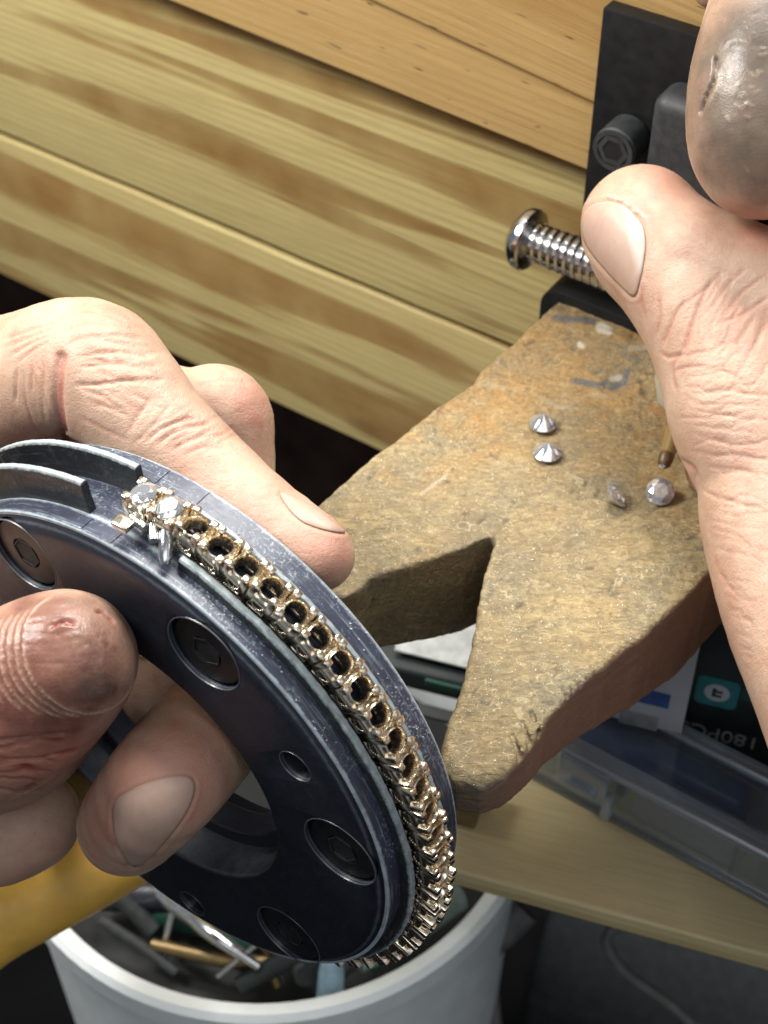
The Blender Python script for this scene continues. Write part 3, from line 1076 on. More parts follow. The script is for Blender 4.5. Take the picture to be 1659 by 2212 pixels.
def brilliant(R, nm):
    b = bmesh.new()

    def P_(r_, a_, z):
        b.verts.new((R * r_ * math.cos(a_), R * r_ * math.sin(a_), R * z))
    o8 = math.pi / 8
    for k in range(8):
        P_(0.56, k * 2 * o8, 0.325)
        P_(0.80, (k + 0.5) * 2 * o8, 0.20)
        P_(0.40, (k + 0.5) * 2 * o8, -0.55)
    for k in range(16):
        P_(1.0, k * o8, 0.035)
        P_(1.0, k * o8, -0.025)
    P_(0, 0, -0.86)
    r_ = bmesh.ops.convex_hull(b, input=b.verts)
    bmesh.ops.dissolve_limit(b, angle_limit=math.radians(1.0), verts=b.verts, edges=b.edges)
    return from_bm(nm, b, DIAMOND)


LM, PM, SM, DM = link_mesh(), prong_mesh(), side_mesh(), brilliant(0.165, "set_diamond")
for i in range(42):
    a_ = math.radians(A_FIRST + PITCH * i)
    er, et = Vector((math.cos(a_), math.sin(a_), 0)), Vector((-math.sin(a_), math.cos(a_), 0))
    M = Matrix((et, Vector((0, 0, 1)).cross(Vector((0, 0, 0))) if False else er.cross(et), er)).transposed().to_4x4()
    tw = Matrix.Rotation(math.radians(random.uniform(-3, 3)), 4, 'Z') @ Matrix.Rotation(math.radians(random.uniform(-4, 4)), 4, 'X')
    L_ = add("link", LM, brac)
    M.translation = Vector((RB * math.cos(a_), RB * math.sin(a_), ZB)) * U
    L_.matrix_local = M @ tw @ Matrix.Diagonal((1.03, 1.16, 1.0, 1.0))
    for sx_ in (-1, 1):
        for sy_ in (-1, 1):
            p_ = add("prong", PM, L_, (sx_ * 0.147, sy_ * 0.145, 0))
            p_.rotation_euler = (math.radians(random.uniform(-5, 5)), math.radians(random.uniform(-5, 5)), math.radians(random.uniform(-12, 12)))
    for sy_ in (-1, 1):
        add("side_plate", SM, L_, (0, sy_ * 0.165, 0.02))
    if i < 2:
        d_ = add("set_diamond", DM, L_, (0, 0, 0.24))
        d_.rotation_euler = (math.radians(5 * (i - 0.4)), math.radians(-4), i * 0.3)
# clasp tongue on the near side of the first links
cl = bmesh.new()
z_c = ZB - 0.36


def rad_pt(r_, a_, z_):
    return Vector((*pol(r_, a_), z_))


tube_bm([rad_pt(4.44, 120.5, z_c + 0.10), rad_pt(4.46, 124, z_c + 0.05)], 0.085, 14, bm=cl)
tube_bm([rad_pt(4.45, 124.2, z_c + 0.14), rad_pt(4.42, 126.2, z_c - 0.02)], [0.075, 0.065], 14, bm=cl)
tube_bm([rad_pt(4.44, 126.8, z_c + 0.16), rad_pt(4.36, 129.6, z_c - 0.10), rad_pt(4.33, 130.2, z_c - 0.16)], [0.10, 0.085, 0.05], 14, bm=cl)
add("clasp", from_bm("clasp", cl, SILVER, 40), brac)
cl = box_bm(0.26, 0.20, 0.10, (0, 0, 0), 0.03, 2)
tb = add("clasp_tab", from_bm("clasp_tab", cl, GOLD, 40), brac)
a_ = math.radians(120.0)
er, et = Vector((math.cos(a_), math.sin(a_), 0)), Vector((-math.sin(a_), math.cos(a_), 0))
M = Matrix((et, er.cross(et), er)).transposed().to_4x4()
M.translation = rad_pt(4.46, 120.2, z_c - 0.06) * U
tb.matrix_local = M

# ------------------------------------------------------------------ the wooden bench pin
top = [(1250, 625), (1206, 650), (1168, 682), (1118, 730), (1062, 778), (1034, 800), (1028, 824), (985, 852), (938, 884), (860, 942), (780, 1005), (700, 1078), (640, 1130), (640, 1200),
       (690, 1262), (742, 1292), (772, 1275), (800, 1246), (832, 1234), (930, 1207), (1005, 1181), (1046, 1163), (1062, 1160), (1071, 1168), (1068, 1180), (1050, 1240),
       (1034, 1315), (1020, 1385), (1004, 1462), (982, 1528), (962, 1575), (950, 1622), (956, 1660), (985, 1686), (1040, 1694), (1090, 1672), (1130, 1632), (1160, 1590), (1186, 1552),
       (1248, 1486), (1310, 1436), (1382, 1380), (1440, 1328), (1482, 1292), (1535, 1236), (1640, 1120), (1715, 1000), (1700, 880), (1600, 790), (1470, 710), (1360, 660), (1290, 630)]
PP = np.array([onz(x, y, 0)[:2] for x, y in top])
h = 0.036
lo = np.array([PP[:, 0].min() - 0.3, PP[:, 1].min() - 0.3, -2.5])
hi = np.array([PP[:, 0].max() + 0.3, PP[:, 1].max() + 0.3, 0.3])
fld = Field(lo, hi, h)
gx = lo[0] + h * np.arange(fld.n[0])
gy = lo[1] + h * np.arange(fld.n[1])
gz = lo[2] + h * np.arange(fld.n[2])
X, Y = np.meshgrid(gx, gy, indexing='ij')
X, Y = X.ravel(), Y.ravel()
best = np.full(X.shape, 1e9)
inside = np.zeros(X.shape, bool)
for a_, b_ in zip(PP, np.roll(PP, -1, 0)):
    e = b_ - a_
    t_ = np.clip(((X - a_[0]) * e[0] + (Y - a_[1]) * e[1]) / (e @ e), 0, 1)
    best = np.minimum(best, np.hypot(X - a_[0] - t_ * e[0], Y - a_[1] - t_ * e[1]))
    cr_ = (a_[1] > Y) != (b_[1] > Y)
    with np.errstate(divide='ignore', invalid='ignore'):
        inside ^= cr_ & (X < (b_[0] - a_[0]) * (Y - a_[1]) / (b_[1] - a_[1]) + a_[0])
d2 = np.where(inside, -best, best)
nz = vnoise(np.stack([X, Y, 0 * X], 1), 2.4, 11) * 0.022 + vnoise(np.stack([X, Y, 0 * X], 1), 7.0, 12) * 0.012
d2 = (d2 + nz).reshape(fld.n[0], fld.n[1])
tipP, backP = onz(1040, 1690, 0)[:2], onz(1320, 645, 0)[:2]
axd = (backP - tipP) / np.linalg.norm(backP - tipP)
along = ((X - tipP[0]) * axd[0] + (Y - tipP[1]) * axd[1]).reshape(d2.shape)
zb_ = -np.clip(0.80 + 0.30 * along, 0.70, 2.1)
ztop_ = -0.16 * np.exp(-np.maximum(along + 0.05, 0) / 0.32) + 0.0 * along + (fbm(np.stack([X, Y, 0 * X], 1), 0.8, 3, 21) * 0.018).reshape(d2.shape)
A_ = d2[:, :, None]
B_ = gz[None, None, :] - ztop_[:, :, None]
C_ = zb_[:, :, None] - gz[None, None, :]


def smax(a, b, r):
    return np.minimum(np.maximum(a, b), -r) + np.hypot(np.maximum(a + r, 0), np.maximum(b + r, 0))


rr_ = (0.09 + 0.05 * vnoise(np.stack([X, Y, 0 * X], 1), 1.7, 31)).reshape(d2.shape)[:, :, None]
rr_ = np.maximum(rr_ + 0.17 * np.exp(-np.maximum(along, 0) / 0.5)[:, :, None], 0.03)
D_ = smax(A_, B_, rr_)
fld.d = np.maximum(D_, C_ + 0.04).astype(np.float32)
# saw and file cuts on the edges
for (xa, ya), (xb, yb), dz0, r_ in (((1106, 1588), (1122, 1648), -0.05, 0.055), ((1128, 1562), (1150, 1640), -0.05, 0.05), ((1148, 1540), (1163, 1600), -0.05, 0.045),
                                  ((1222, 1500), (1236, 1532), -0.02, 0.045), ((1236, 1488), (1250, 1524), -0.02, 0.045), ((1252, 1474), (1266, 1510), -0.03, 0.042), ((1070, 1160), (1062, 1180), 0.0, 0.03)):
    p_, q_ = onz(xa, ya, -0.02), onz(xb + 7, yb + 4, dz0 - 0.07)
    q2_ = q_ + np.array([0, 0, -0.45])
    fld.cone(p_, q_, r_ * 0.8, r_, 0.02, cut=True)
    fld.cone(q_, q2_, r_, r_ * 0.6, 0.02, cut=True)
V, F = fld.mesh()
N = vnormals(V, F)
f1 = fbm(V * np.array([1, 1, 1.5]), 5.0, 4, 41)
f2 = 1 - np.abs(vnoise(V, 9.0, 51)) * 2
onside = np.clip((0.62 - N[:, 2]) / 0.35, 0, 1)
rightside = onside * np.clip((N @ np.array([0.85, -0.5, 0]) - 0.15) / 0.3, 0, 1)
f3 = fbm(V, 13.0, 2, 45)
V = V + N * ((0.022 * f1 + 0.008 * f2 + 0.008 * f3) * (1 - 0.8 * rightside))[:, None]
sx_, sy_, sd_ = survey(V)
upf = N[:, 2] > 0.6
al = (V[:, 0] - tipP[0]) * axd[0] + (V[:, 1] - tipP[1]) * axd[1]
att = {}
nz3 = fbm(V, 1.3, 4, 61)
att["amber"] = np.clip((al - 6.3 + 1.8 * nz3) / 2.2, 0, 1) * 0.9 + 0.16 * np.clip(nz3 * 2, 0, 1)
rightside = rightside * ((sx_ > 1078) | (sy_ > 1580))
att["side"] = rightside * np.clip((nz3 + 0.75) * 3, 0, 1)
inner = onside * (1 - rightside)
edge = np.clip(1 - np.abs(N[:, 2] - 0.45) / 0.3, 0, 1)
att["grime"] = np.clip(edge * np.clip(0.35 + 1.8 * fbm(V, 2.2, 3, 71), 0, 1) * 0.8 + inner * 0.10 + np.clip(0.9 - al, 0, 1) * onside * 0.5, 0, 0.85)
ink, glue = np.zeros(len(V)), np.zeros(len(V))


def blotch(arr, pl, rad, amt=1.0, seed=0):
    ii, dd = line_dist(sx_, sy_, pl, rad * 1.6)
    ii2 = upf[ii]
    ii, dd = ii[ii2], dd[ii2]
    arr[ii] = np.maximum(arr[ii], amt * np.clip((rad * (1 + 0.5 * fbm(V[ii], 5.0, 3, seed)) - dd) / (rad * 0.35), 0, 1))


blotch(ink, [(1200, 688), (1282, 692)], 9, 0.85, 1)
blotch(glue, [(1298, 708), (1316, 712)], 13, 0.9, 2)
blotch(glue, [(1252, 744), (1258, 748)], 7, 0.9, 3)
blotch(ink, [(1300, 834), (1345, 815)], 15, 0.55, 4)
blotch(ink, [(1235, 824), (1300, 833)], 6, 0.6, 5)
blotch(ink, [(1345, 765), (1378, 778)], 12, 0.45, 6)
blotch(glue, [(1365, 752), (1392, 750)], 9, 0.35, 7)
blotch(ink, [(1375, 1205), (1340, 1215)], 5, 0.3, 8)
blotch(glue, [(1017, 828), (1090, 836), (1149, 850), (1211, 881), (1272, 854), (1330, 858)], 5, 0.14, 10)
blotch(ink, [(1240, 822), (1262, 826), (1290, 832), (1308, 826)], 7, 0.9, 11)
blotch(ink, [(1318, 838), (1350, 824), (1356, 800)], 6, 0.95, 12)
blotch(glue, [(1322, 816), (1338, 812)], 8, 0.55, 13)
blotch(glue, [(908, 1068), (966, 1026)], 4, 0.35, 9)
blotch(glue, [(1448, 880), (1500, 1080)], 40, 0.0, 9)
for i in range(46):                                        # dents, nicks and loose fibres
    px_, py_ = random.uniform(740, 1500), random.uniform(720, 1620)
    an = random.gauss(0.7, 0.6)
    L_ = random.uniform(3, 22)
    ii, dd = line_dist(sx_, sy_, [(px_, py_), (px_ + L_ * math.cos(an), py_ - L_ * math.sin(an))], 7)
    k_ = upf[ii]
    ii, dd = ii[k_], dd[k_]
    s_ = random.choice((-1, -1, 1))
    V[ii, 2] += s_ * 0.035 * np.exp(-(dd / 3.2) ** 2)
    if s_ < 0:
        att["grime"][ii] = np.maximum(att["grime"][ii], 0.75 * np.exp(-(dd / 3.0) ** 2))
for (px_, py_, r_) in ((1337, 822, 24), (1392, 845, 9), (1385, 822, 6), (1240, 752, 5), (1110, 1085, 5), (1025, 972, 4), (1200, 1100, 4), (902, 1186, 6)):
    q_ = np.hypot(sx_ - px_, sy_ - py_)
    k_ = upf & (q_ < r_ * 1.7)
    V[k_, 2] -= 0.055 * np.exp(-(q_[k_] / r_) ** 2) * min(1, r_ / 9)
    att["grime"][k_] = np.maximum(att["grime"][k_], 0.8 * np.exp(-(q_[k_] / r_) ** 2) * (0.5 if r_ > 15 else 1))
att["ink"], att["glue"] = ink, glue
base = onz(1320, 650, 0)
base[2] = -1.85
t = thing("bench_pin", "worn V notched wooden bench pin bolted under the black clamp, its top chewed and stained", "bench pin", base)
add("wooden_block", np_mesh("wooden_block", V - base, F, PINWOOD, att), t)

# ------------------------------------------------------------------ loose diamonds on the pin
R_D = 0.235
BR = brilliant(R_D, "loose_diamond")
for (px_, py_, mode, lab) in ((1172, 922, 0, "round diamond lying table down nearest the dark gouge at the back of the wooden pin"),
                              (1182, 985, 0, "round diamond lying table down in front of another upturned one on the pin"),
                              (1330, 1086, 1, "small diamond tipped on its edge beside the face up stone on the pin"),
                              (1424, 1076, 2, "face up round diamond on the wooden pin beside the thumb")):
    o = add("loose_diamond", BR)
    P_ = onz(px_, py_, 0.0)
    if mode == 0:
        M = Matrix.Rotation(math.pi, 4, 'X') @ Matrix.Rotation(random.random(), 4, 'Z')
        P_[2] = R_D * 0.325 + 0.005
    elif mode == 1:
        nrm = Vector((0.74, 0.05, 0.66)).normalized()
        M = frame_m((0, 0, 0), nrm)
        P_[2] = R_D * 0.80
    else:
        nrm = Vector((-0.10, -0.50, 0.86)).normalized()
        M = frame_m((0, 0, 0), nrm) @ Matrix.Rotation(0.4, 4, 'Z')
        P_[2] = R_D * 0.62
    M.translation = Vector(P_) * U
    o.matrix_world = M
    tag(o, lab, "diamond", "loose diamonds on the bench pin")

# ------------------------------------------------------------------ hands


def dpl(px, py, s):                                        # depth at which the ray meets the plane s cm behind the disc face
    r = ray(px, py)
    return float(np.dot(DC + DN * s - CAM, DN) / np.dot(r, DN))


def pr_(px, py, rpx, d):
    return at(px, py, d), rpx * d / FPX


def behind(px, py, rpx, gap=0.0, base_s=1.5):
    d = dpl(px, py, base_s + 0.9)
    for _ in range(3):
        d = dpl(px, py, base_s + rpx * d / FPX + gap)
    return at(px, py, d), rpx * d / FPX


def front(px, py, rpx, gap=0.0):
    d = dpl(px, py, -0.9)
    for _ in range(3):
        d = dpl(px, py, -(rpx * d / FPX) - gap)
    return at(px, py, d), rpx * d / FPX


class Hand:
    """collects creases and pigment in survey space and applies them to the surface that faces the lens"""

    def __init__(s, V, F):
        s.V, s.F = V, F
        s.N = vnormals(V, F)
        s.x, s.y, s.d = survey(V)
        view = V - CAM
        view /= np.linalg.norm(view, axis=1)[:, None]
        s.face = -(s.N * view).sum(1)
        s.disp = np.zeros(len(V))
        s.gain = 0.8
        s.att = {k: np.zeros(len(V)) for k in ("red", "dirt_shade", "black", "pale", "wound", "grey")}

    def line(s, pl, wd, depth, dr=None, att=None, amt=1.0, fade=True):
        ii, dd = line_dist(s.x, s.y, pl, wd * 2.6)
        k = s.face[ii] > 0.08
        if dr is not None:
            k &= (s.d[ii] > dr[0]) & (s.d[ii] < dr[1])
        ii, dd = ii[k], dd[k]
        g = np.exp(-(dd / wd) ** 2)
        if fade:
            e = np.minimum(np.hypot(s.x[ii] - pl[0][0], s.y[ii] - pl[0][1]), np.hypot(s.x[ii] - pl[-1][0], s.y[ii] - pl[-1][1]))
            g = g * np.clip(e / 14.0 + 0.15, 0, 1)
        s.disp[ii] -= s.gain * depth * g
        if att:
            s.att[att][ii] = np.maximum(s.att[att][ii], amt * g)

    def spot(s, att, px, py, rx, ry, amt, dr=None, ang=0.0, seed=0, rough=0.5):
        c_, s_ = math.cos(ang), math.sin(ang)
        u = ((s.x - px) * c_ + (s.y - py) * s_) / rx
        v = (-(s.x - px) * s_ + (s.y - py) * c_) / ry
        q = np.hypot(u, v)
        k = (q < 1.6) & (s.face > -0.5)
        if dr is not None:
            k &= (s.d > dr[0]) & (s.d < dr[1])
        ii = np.nonzero(k)[0]
        nz_ = fbm(s.V[ii], 2.2, 4, seed) * rough
        s.att[att][ii] = np.maximum(s.att[att][ii], amt * np.clip((1.0 + nz_ - q[ii]) / 0.55, 0, 1))

    def bundle(s, p, q, span, n, depth, wd, dr=None, amp=5.0, att="red", amt=0.35, cut=0.3):
        """n roughly parallel wrinkles from p to q, spread by the vector span"""
        for i in range(n):
            f = (i + random.uniform(-0.3, 0.3)) / max(n - 1, 1)
            a0, a1 = random.uniform(-0.05, cut), random.uniform(1 - cut, 1.05)
            P_, Q_ = np.array(p, float), np.array(q, float)
            o_ = np.array(span) * f
            s.line(wavy(P_ + o_ + (Q_ - P_) * a0, P_ + o_ + (Q_ - P_) * a1, amp), wd * random.uniform(0.75, 1.25), depth * random.uniform(0.55, 1.25), dr, att, amt * random.uniform(0.4, 1.1))

    def done(s, name, loc, parent, amp=0.010):
        s.disp = np.clip(s.disp, -0.06, 0.05 + 0.10)
        Vd = s.V + s.N * (s.disp + amp * fbm(s.V, 2.6, 4, 90))[:, None]
        return add(name, np_mesh(name, Vd - loc, s.F, SKIN, s.att), parent)


def catmull2(pl, n=6, closed=False):
    pl = np.array(pl, float)
    m_ = len(pl)
    out = []
    for i in range(m_ if closed else m_ - 1):
        p0, p1, p2, p3 = pl[(i - 1) % m_ if closed else max(i - 1, 0)], pl[i], pl[(i + 1) % m_], pl[(i + 2) % m_ if closed else min(i + 2, m_ - 1)]
        for t in np.linspace(0, 1, n, endpoint=False):
            out.append(0.5 * (2 * p1 + (p2 - p0) * t + (2 * p0 - 5 * p1 + 4 * p2 - p3) * t * t + (3 * p1 - p0 - 3 * p2 + p3) * t ** 3))
    if not closed:
        out.append(pl[-1])
    return np.array(out)


def nail(hand, outline, loc, parent, lift=0.045, dr=None, rim=None, label=None):
    """nail plate: outline in survey space laid on the finger, its border sunk into the skin"""
    bvh = BVHTree.FromPolygons([tuple(v_) for v_ in hand.V], [tuple(int(i) for i in f_) for f_ in hand.F])
    P_ = catmull2(outline, 8, True)
    c_ = P_.mean(0)
    nr = 14
    V, F, E = [], [], []
    n_ = len(P_)
    org = Vector(CAM)

    def hit(p):
        d_ = Vector(ray(*p)).normalized()
        loc_, nn, _, _ = bvh.ray_cast(org, d_)
        return loc_, nn
    ok_c, nn_c = hit(c_)
    for j in range(nr + 1):
        f_ = j / nr
        for k in range(n_):
            p = c_ + (P_[k] - c_) * f_
            l_, nn = hit(p)
            if l_ is None or (ok_c is not None and (l_ - ok_c).length > 2.0):
                g_ = f_
                while g_ > 0 and (l_ is None or (l_ - ok_c).length > 2.0):
                    g_ -= 0.03
                    l_, nn = hit(c_ + (P_[k] - c_) * g_)
            nn = (nn * 0.5 + nn_c * 0.5).normalized()
            prof = lift * (1 - f_ ** 4 * 1.15) + 0.002
            V.append(l_ + nn * prof)
            E.append(0.0 if rim is None else max(0.0, min(1.0, rim(p))))
    for j in range(nr):
        for k in range(n_):
            F.append((j * n_ + k, (j + 1) * n_ + k, (j + 1) * n_ + (k + 1) % n_, j * n_ + (k + 1) % n_))
    me = np_mesh("fingernail", np.array([tuple(v_) for v_ in V]) - loc, np.array(F), NAIL, {"edge": np.array(E)})
    o = add("fingernail", me, parent)
    sd = o.modifiers.new("thick", 'SOLIDIFY')
    sd.thickness, sd.offset = 0.00018, -1
    # groove of skin around the plate
    ii, dd = line_dist(hand.x, hand.y, np.vstack([P_, P_[:1]]), 16)
    k = hand.face[ii] > 0.05
    if dr is not None:
        k &= (hand.d[ii] > dr[0]) & (hand.d[ii] < dr[1])
    hand.disp[ii[k]] -= 0.008 * np.exp(-(dd[k] / 4.0) ** 2) - 0.014 * np.exp(-((dd[k] - 10) / 5.0) ** 2)
    return o


# ---- left hand (around the disc)
idx = [(at(-560, 1080, 25), 2.2), (at(-400, 960, 24.5), 1.5), behind(-230, 900, 165), behind(-80, 856, 150), behind(60, 824, 150), behind(186, 796, 152), behind(262, 852, 137), behind(330, 925, 122), behind(400, 992, 115), behind(470, 1052, 108),
       behind(535, 1100, 98), behind(610, 1152, 90), behind(660, 1180, 82), behind(692, 1202, 75)]
mid = [(at(-150, 860, 26), 1.0), (at(200, 880, 25.2), 0.95), pr_(400, 895, 100, 24.6), pr_(474, 898, 108, 24.3), pr_(500, 960, 92, 24.3), pr_(500, 1080, 90, 24.4), pr_(470, 1200, 90, 24.4)]
hol = [(at(-120, 1250, 27.0), 1.1), (at(300, 1270, 26.4), 0.95), behind(560, 1390, 112, 0.5), pr_(520, 1490, 120, 0) if False else (at(520, 1492, dpl(520, 1492, 1.5)), 0.80), (at(440, 1592, dpl(440, 1592, 0.35)), 0.80),
       (at(350, 1695, dpl(350, 1695, -0.75)), 0.78), (at(276, 1782, dpl(276, 1782, -0.85)), 0.72)]
pal = [(at(-640, 1250, 25.5), 3.0), (at(-420, 1450, 26), 2.4), (at(-200, 1700, 25.5), 1.5), (at(-30, 1790, 25.0), 0.92), (at(62, 1770, 24.8), 0.80)]
rng = [(at(-160, 1380, 27.6), 1.0), (at(160, 1500, 26.9), 0.95), (at(360, 1490, 26.3), 0.86), (at(520, 1400, 25.9), 0.8)]
thm = [(at(-420, 1640, 24.5), 1.5), (at(-230, 1600, 22.6), 1.25), front(-70, 1545, 205, 0.35), front(40, 1500, 190, 0.15), front(108, 1452, 172), front(146, 1424, 150)]
thl = [front(-120, 1640, 150, 0.1), front(20, 1590, 150, 0.05), front(90, 1530, 140, 0.0)]
allp = np.array([p for ch in (idx, mid, hol, pal, rng, thm) for p, r in ch])
keep_lo = np.array([at(-780, 1100, 24)[0], allp[:, 1].min() - 2.2, allp[:, 2].min() - 2.6])
fld = Field(keep_lo, np.array([at(790, 1100, 22)[0], allp[:, 1].max() + 1.3, allp[:, 2].max() + 1.3]), 0.039)
fld.chain(pal, 0.3)
fld.chain(mid, 0.2)
fld.chain(rng, 0.1)
fld.chain(hol, 0.1)
fld.chain(idx, 0.14)
fld.chain(thl, 0.25)
fld.chain(thm, 0.4)
V, F = fld.mesh()
H = Hand(V, F)
LH = at(60, 1100, 23.5)
ZF = (19.0, 24.0)


def zc(pl, ox, oy, k):
    return catmull2([(ox + k * x, oy + k * y) for x, y in pl])


# index: fold behind the knuckle and its wrinkles
di = (19.5, 23.6)
Z5 = (0, 622, 0.3646)
H.line(catmull2([(131, 772), (126, 810), (124, 860), (131, 925), (146, 975)]), 9, 0.17, di, "red", 0.9, False)
H.line(catmull2([(126, 830), (124, 880), (132, 930), (146, 975)]), 4, 0.10, di, "wound", 0.30, False)
for pl, dp in (([(470, 405), (600, 385), (700, 378), (900, 400)], 0.035), ([(400, 335), (500, 290), (700, 278), (840, 300)], 0.034), ([(450, 572), (600, 570), (760, 545), (980, 540)], 0.036),
               ([(480, 470), (620, 455), (800, 460), (940, 455)], 0.022), ([(330, 180), (480, 140), (640, 160), (760, 210)], 0.02), ([(380, 250), (520, 215), (690, 215), (820, 240)], 0.022),
               ([(20, 300), (140, 260), (330, 195)], 0.03), ([(40, 345), (170, 290), (320, 235)], 0.026), ([(60, 400), (170, 330), (300, 275)], 0.03), ([(90, 450), (190, 370), (290, 310)], 0.024),
               ([(100, 480), (95, 560), (90, 680)], 0.03), ([(190, 470), (185, 540), (190, 620)], 0.026), ([(250, 420), (255, 520), (260, 600)], 0.02),
               ([(620, 430), (630, 560), (600, 640)], 0.02), ([(470, 590), (600, 640), (720, 720)], 0.016), ([(540, 680), (660, 715), (760, 760)], 0.016), ([(470, 760), (600, 830), (760, 900)], 0.018),
               ([(860, 910), (960, 830), (1080, 780), (1180, 770)], 0.035), ([(930, 930), (1020, 860), (1140, 815), (1250, 800)], 0.035), ([(760, 860), (800, 780), (860, 700), (900, 640)], 0.022),
               ([(800, 920), (880, 840), (960, 750), (1000, 690)], 0.022), ([(1020, 960), (1120, 900), (1230, 870), (1330, 870)], 0.03), ([(1090, 985), (1200, 945), (1330, 950)], 0.022)):
    H.line(zc(pl, *Z5), 3.4, dp * 1.15, di, "red", 0.42)
H.bundle((140, 700), (330, 745), (20, 95), 11, 0.016, 3.0, di, 5)
H.bundle((300, 930), (420, 860), (110, 70), 12, 0.014, 2.8, di, 5)
H.bundle((20, 760), (60, 930), (90, 0), 6, 0.014, 3, di, 4)
H.bundle((180, 850), (330, 935), (60, -50), 8, 0.010, 2.6, di, 5)
H.spot("red", 700, 1190, 95, 80, 0.55, di, 0.8, 1)
H.spot("red", 590, 1110, 90, 60, 0.30, di, 0.8, 2)
H.spot("red", 250, 690, 70, 40, 0.30, di, 0.3, 3)
H.spot("red", 60, 945, 90, 40, 0.5, di, 0.0, 4)
H.spot("red", 130, 760, 26, 50, 0.4, di, 0.0, 5)
dm_ = (23.4, 26.5)
H.line(zc([(1150, 585), (1280, 545), (1400, 545), (1480, 580)], *Z5), 3.5, 0.025, dm_, "red", 0.3)
H.spot("red", 540, 870, 45, 70, 0.5, dm_, -0.4, 6)
H.bundle((500, 900), (505, 1010), (80, 10), 7, 0.010, 2.6, dm_, 3)
# thumb: grime with the shade there painted in, ridges and split skin
Z3 = (0, 1244, 0.2343)
dt = (17.5, 23.4)
H.spot("dirt_shade", 120, 1460, 280, 230, 0.95, dt, 0, 11, 0.3)
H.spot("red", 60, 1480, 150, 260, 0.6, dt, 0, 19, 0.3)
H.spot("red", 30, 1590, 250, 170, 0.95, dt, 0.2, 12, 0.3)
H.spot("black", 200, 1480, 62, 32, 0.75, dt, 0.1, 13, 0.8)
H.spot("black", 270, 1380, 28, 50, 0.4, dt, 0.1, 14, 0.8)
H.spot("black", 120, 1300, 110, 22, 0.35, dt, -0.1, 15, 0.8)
big_arc = [(480, 185), (330, 290), (240, 430), (213, 600), (240, 820), (320, 985), (450, 1120), (600, 1220), (760, 1268), (900, 1262), (1060, 1205), (1170, 1100), (1240, 960)]
arcs = zc(big_arc[1:10], *Z3)
H.line(zc(big_arc, *Z3), 2.0, -0.014, dt, "pale", 0.62)
for k in range(1, 9):
    cut_ = arcs[: max(8, len(arcs) - 4 * k)]
    H.line(cut_ + np.array([-17.0 * k, 5.0 * k]), 2.0, -0.013, dt, "pale", 0.50 - 0.03 * k)
    H.line(cut_ + np.array([-17.0 * k + 8.5, 5.0 * k - 2.5]), 2.6, 0.012, dt, "dirt_shade", 0.3)
for pl, dp in (([(470, 470), (520, 440), (570, 425), (620, 440), (660, 422), (685, 445)], 0.10), ([(900, 330), (945, 335), (990, 375), (1040, 415)], 0.09)):
    H.line(zc(pl, *Z3), 2.7, dp, dt, "wound", 1.0, False)
    H.line(zc([(x, y + 22) for x, y in pl], *Z3), 4, -0.03, dt)
H.spot("red", 135, 1368, 24, 16, 0.9, dt, 0.3, 16)
for i in range(40):
    px_, py_ = random.gauss(190, 26), random.gauss(1390, 18)
    H.line([(px_, py_), (px_ + random.uniform(2, 7), py_ + random.uniform(-2, 3))], 2.2, random.choice((0.013, 0.010, -0.010)), dt, "black", 0.55, False)
for k in range(7):
    y_ = 1590 + 17 * k
    H.line(wavy((-10, y_ + 10), (150 - 9 * k, y_ - 6 + 4 * k), 4), 3.2, 0.035, dt, "dirt_shade", 0.4)
H.line(zc([(160, 1780), (240, 1765), (340, 1800)], *Z3), 7, 0.05, dt, "wound", 0.75)
H.line(zc([(190, 1985), (280, 1950), (360, 1920)], *Z3), 6, 0.05, dt, "wound", 0.75)
H.line(zc([(530, 1650), (620, 1630), (720, 1600)], *Z3), 5, 0.04, dt, "wound", 0.7)
H.bundle((10, 1290), (230, 1275), (-60, 150), 8, 0.010, 3, dt, 4, "red", 0.2)
H.spot("red", 330, 1700, 230, 150, 0.6, (20, 24.3), -0.7, 17)
H.spot("red", 215, 1790, 60, 90, 0.6, None, 0.2, 18)
lh = thing("hand", "left hand gripping the dark disc with one cracked grimy thumb tip in front", "hand", LH)
nail(H, [(606, 1066), (640, 1076), (690, 1104), (728, 1136), (744, 1150), (716, 1148), (680, 1138), (650, 1124), (622, 1096)], LH, lh, 0.03, di)
nail(H, [(288, 1870), (258, 1830), (246, 1780), (250, 1734), (290, 1704), (352, 1682), (404, 1676), (420, 1700), (404, 1750), (366, 1804), (322, 1852)], LH, lh, 0.035, None)
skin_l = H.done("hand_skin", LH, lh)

# ---- right hand (over the pin)
def hz(px, py, rpx, d):
    return pr_(px, py, rpx, d)


tr = [hz(1386, 488, 131, 25.4), hz(1412, 530, 137, 25.3), hz(1452, 570, 140, 25.1), hz(1512, 645, 148, 24.8), hz(1562, 722, 160, 24.6), hz(1600, 815, 170, 24.4), hz(1628, 905, 175, 24.2), hz(1686, 1020, 178, 24.0), hz(1698, 1120, 182, 23.8),
      hz(1745, 1290, 188, 23.2), hz(1822, 1480, 195, 22.4), hz(1900, 1640, 215, 21.8)]
web = [hz(1500, 560, 120, 24.7), hz(1640, 650, 150, 24.5), hz(1760, 800, 210, 24.6), hz(1840, 1000, 260, 24.6), hz(1900, 1300, 280, 24.4)]
palm_r = [hz(1980, 620, 300, 25.4), hz(2130, 850, 400, 25.4), hz(2170, 1200, 430, 24.4), hz(2160, 1620, 420, 23.4), hz(2260, 2000, 430, 22.6)]
ix = [hz(1900, -330, 210, 24.2), hz(1745, -80, 172, 23.7), hz(1692, 50, 166, 23.5), hz(1657, 180, 166, 23.3), hz(1645, 290, 158, 23.3), hz(1650, 330, 142, 23.3)]
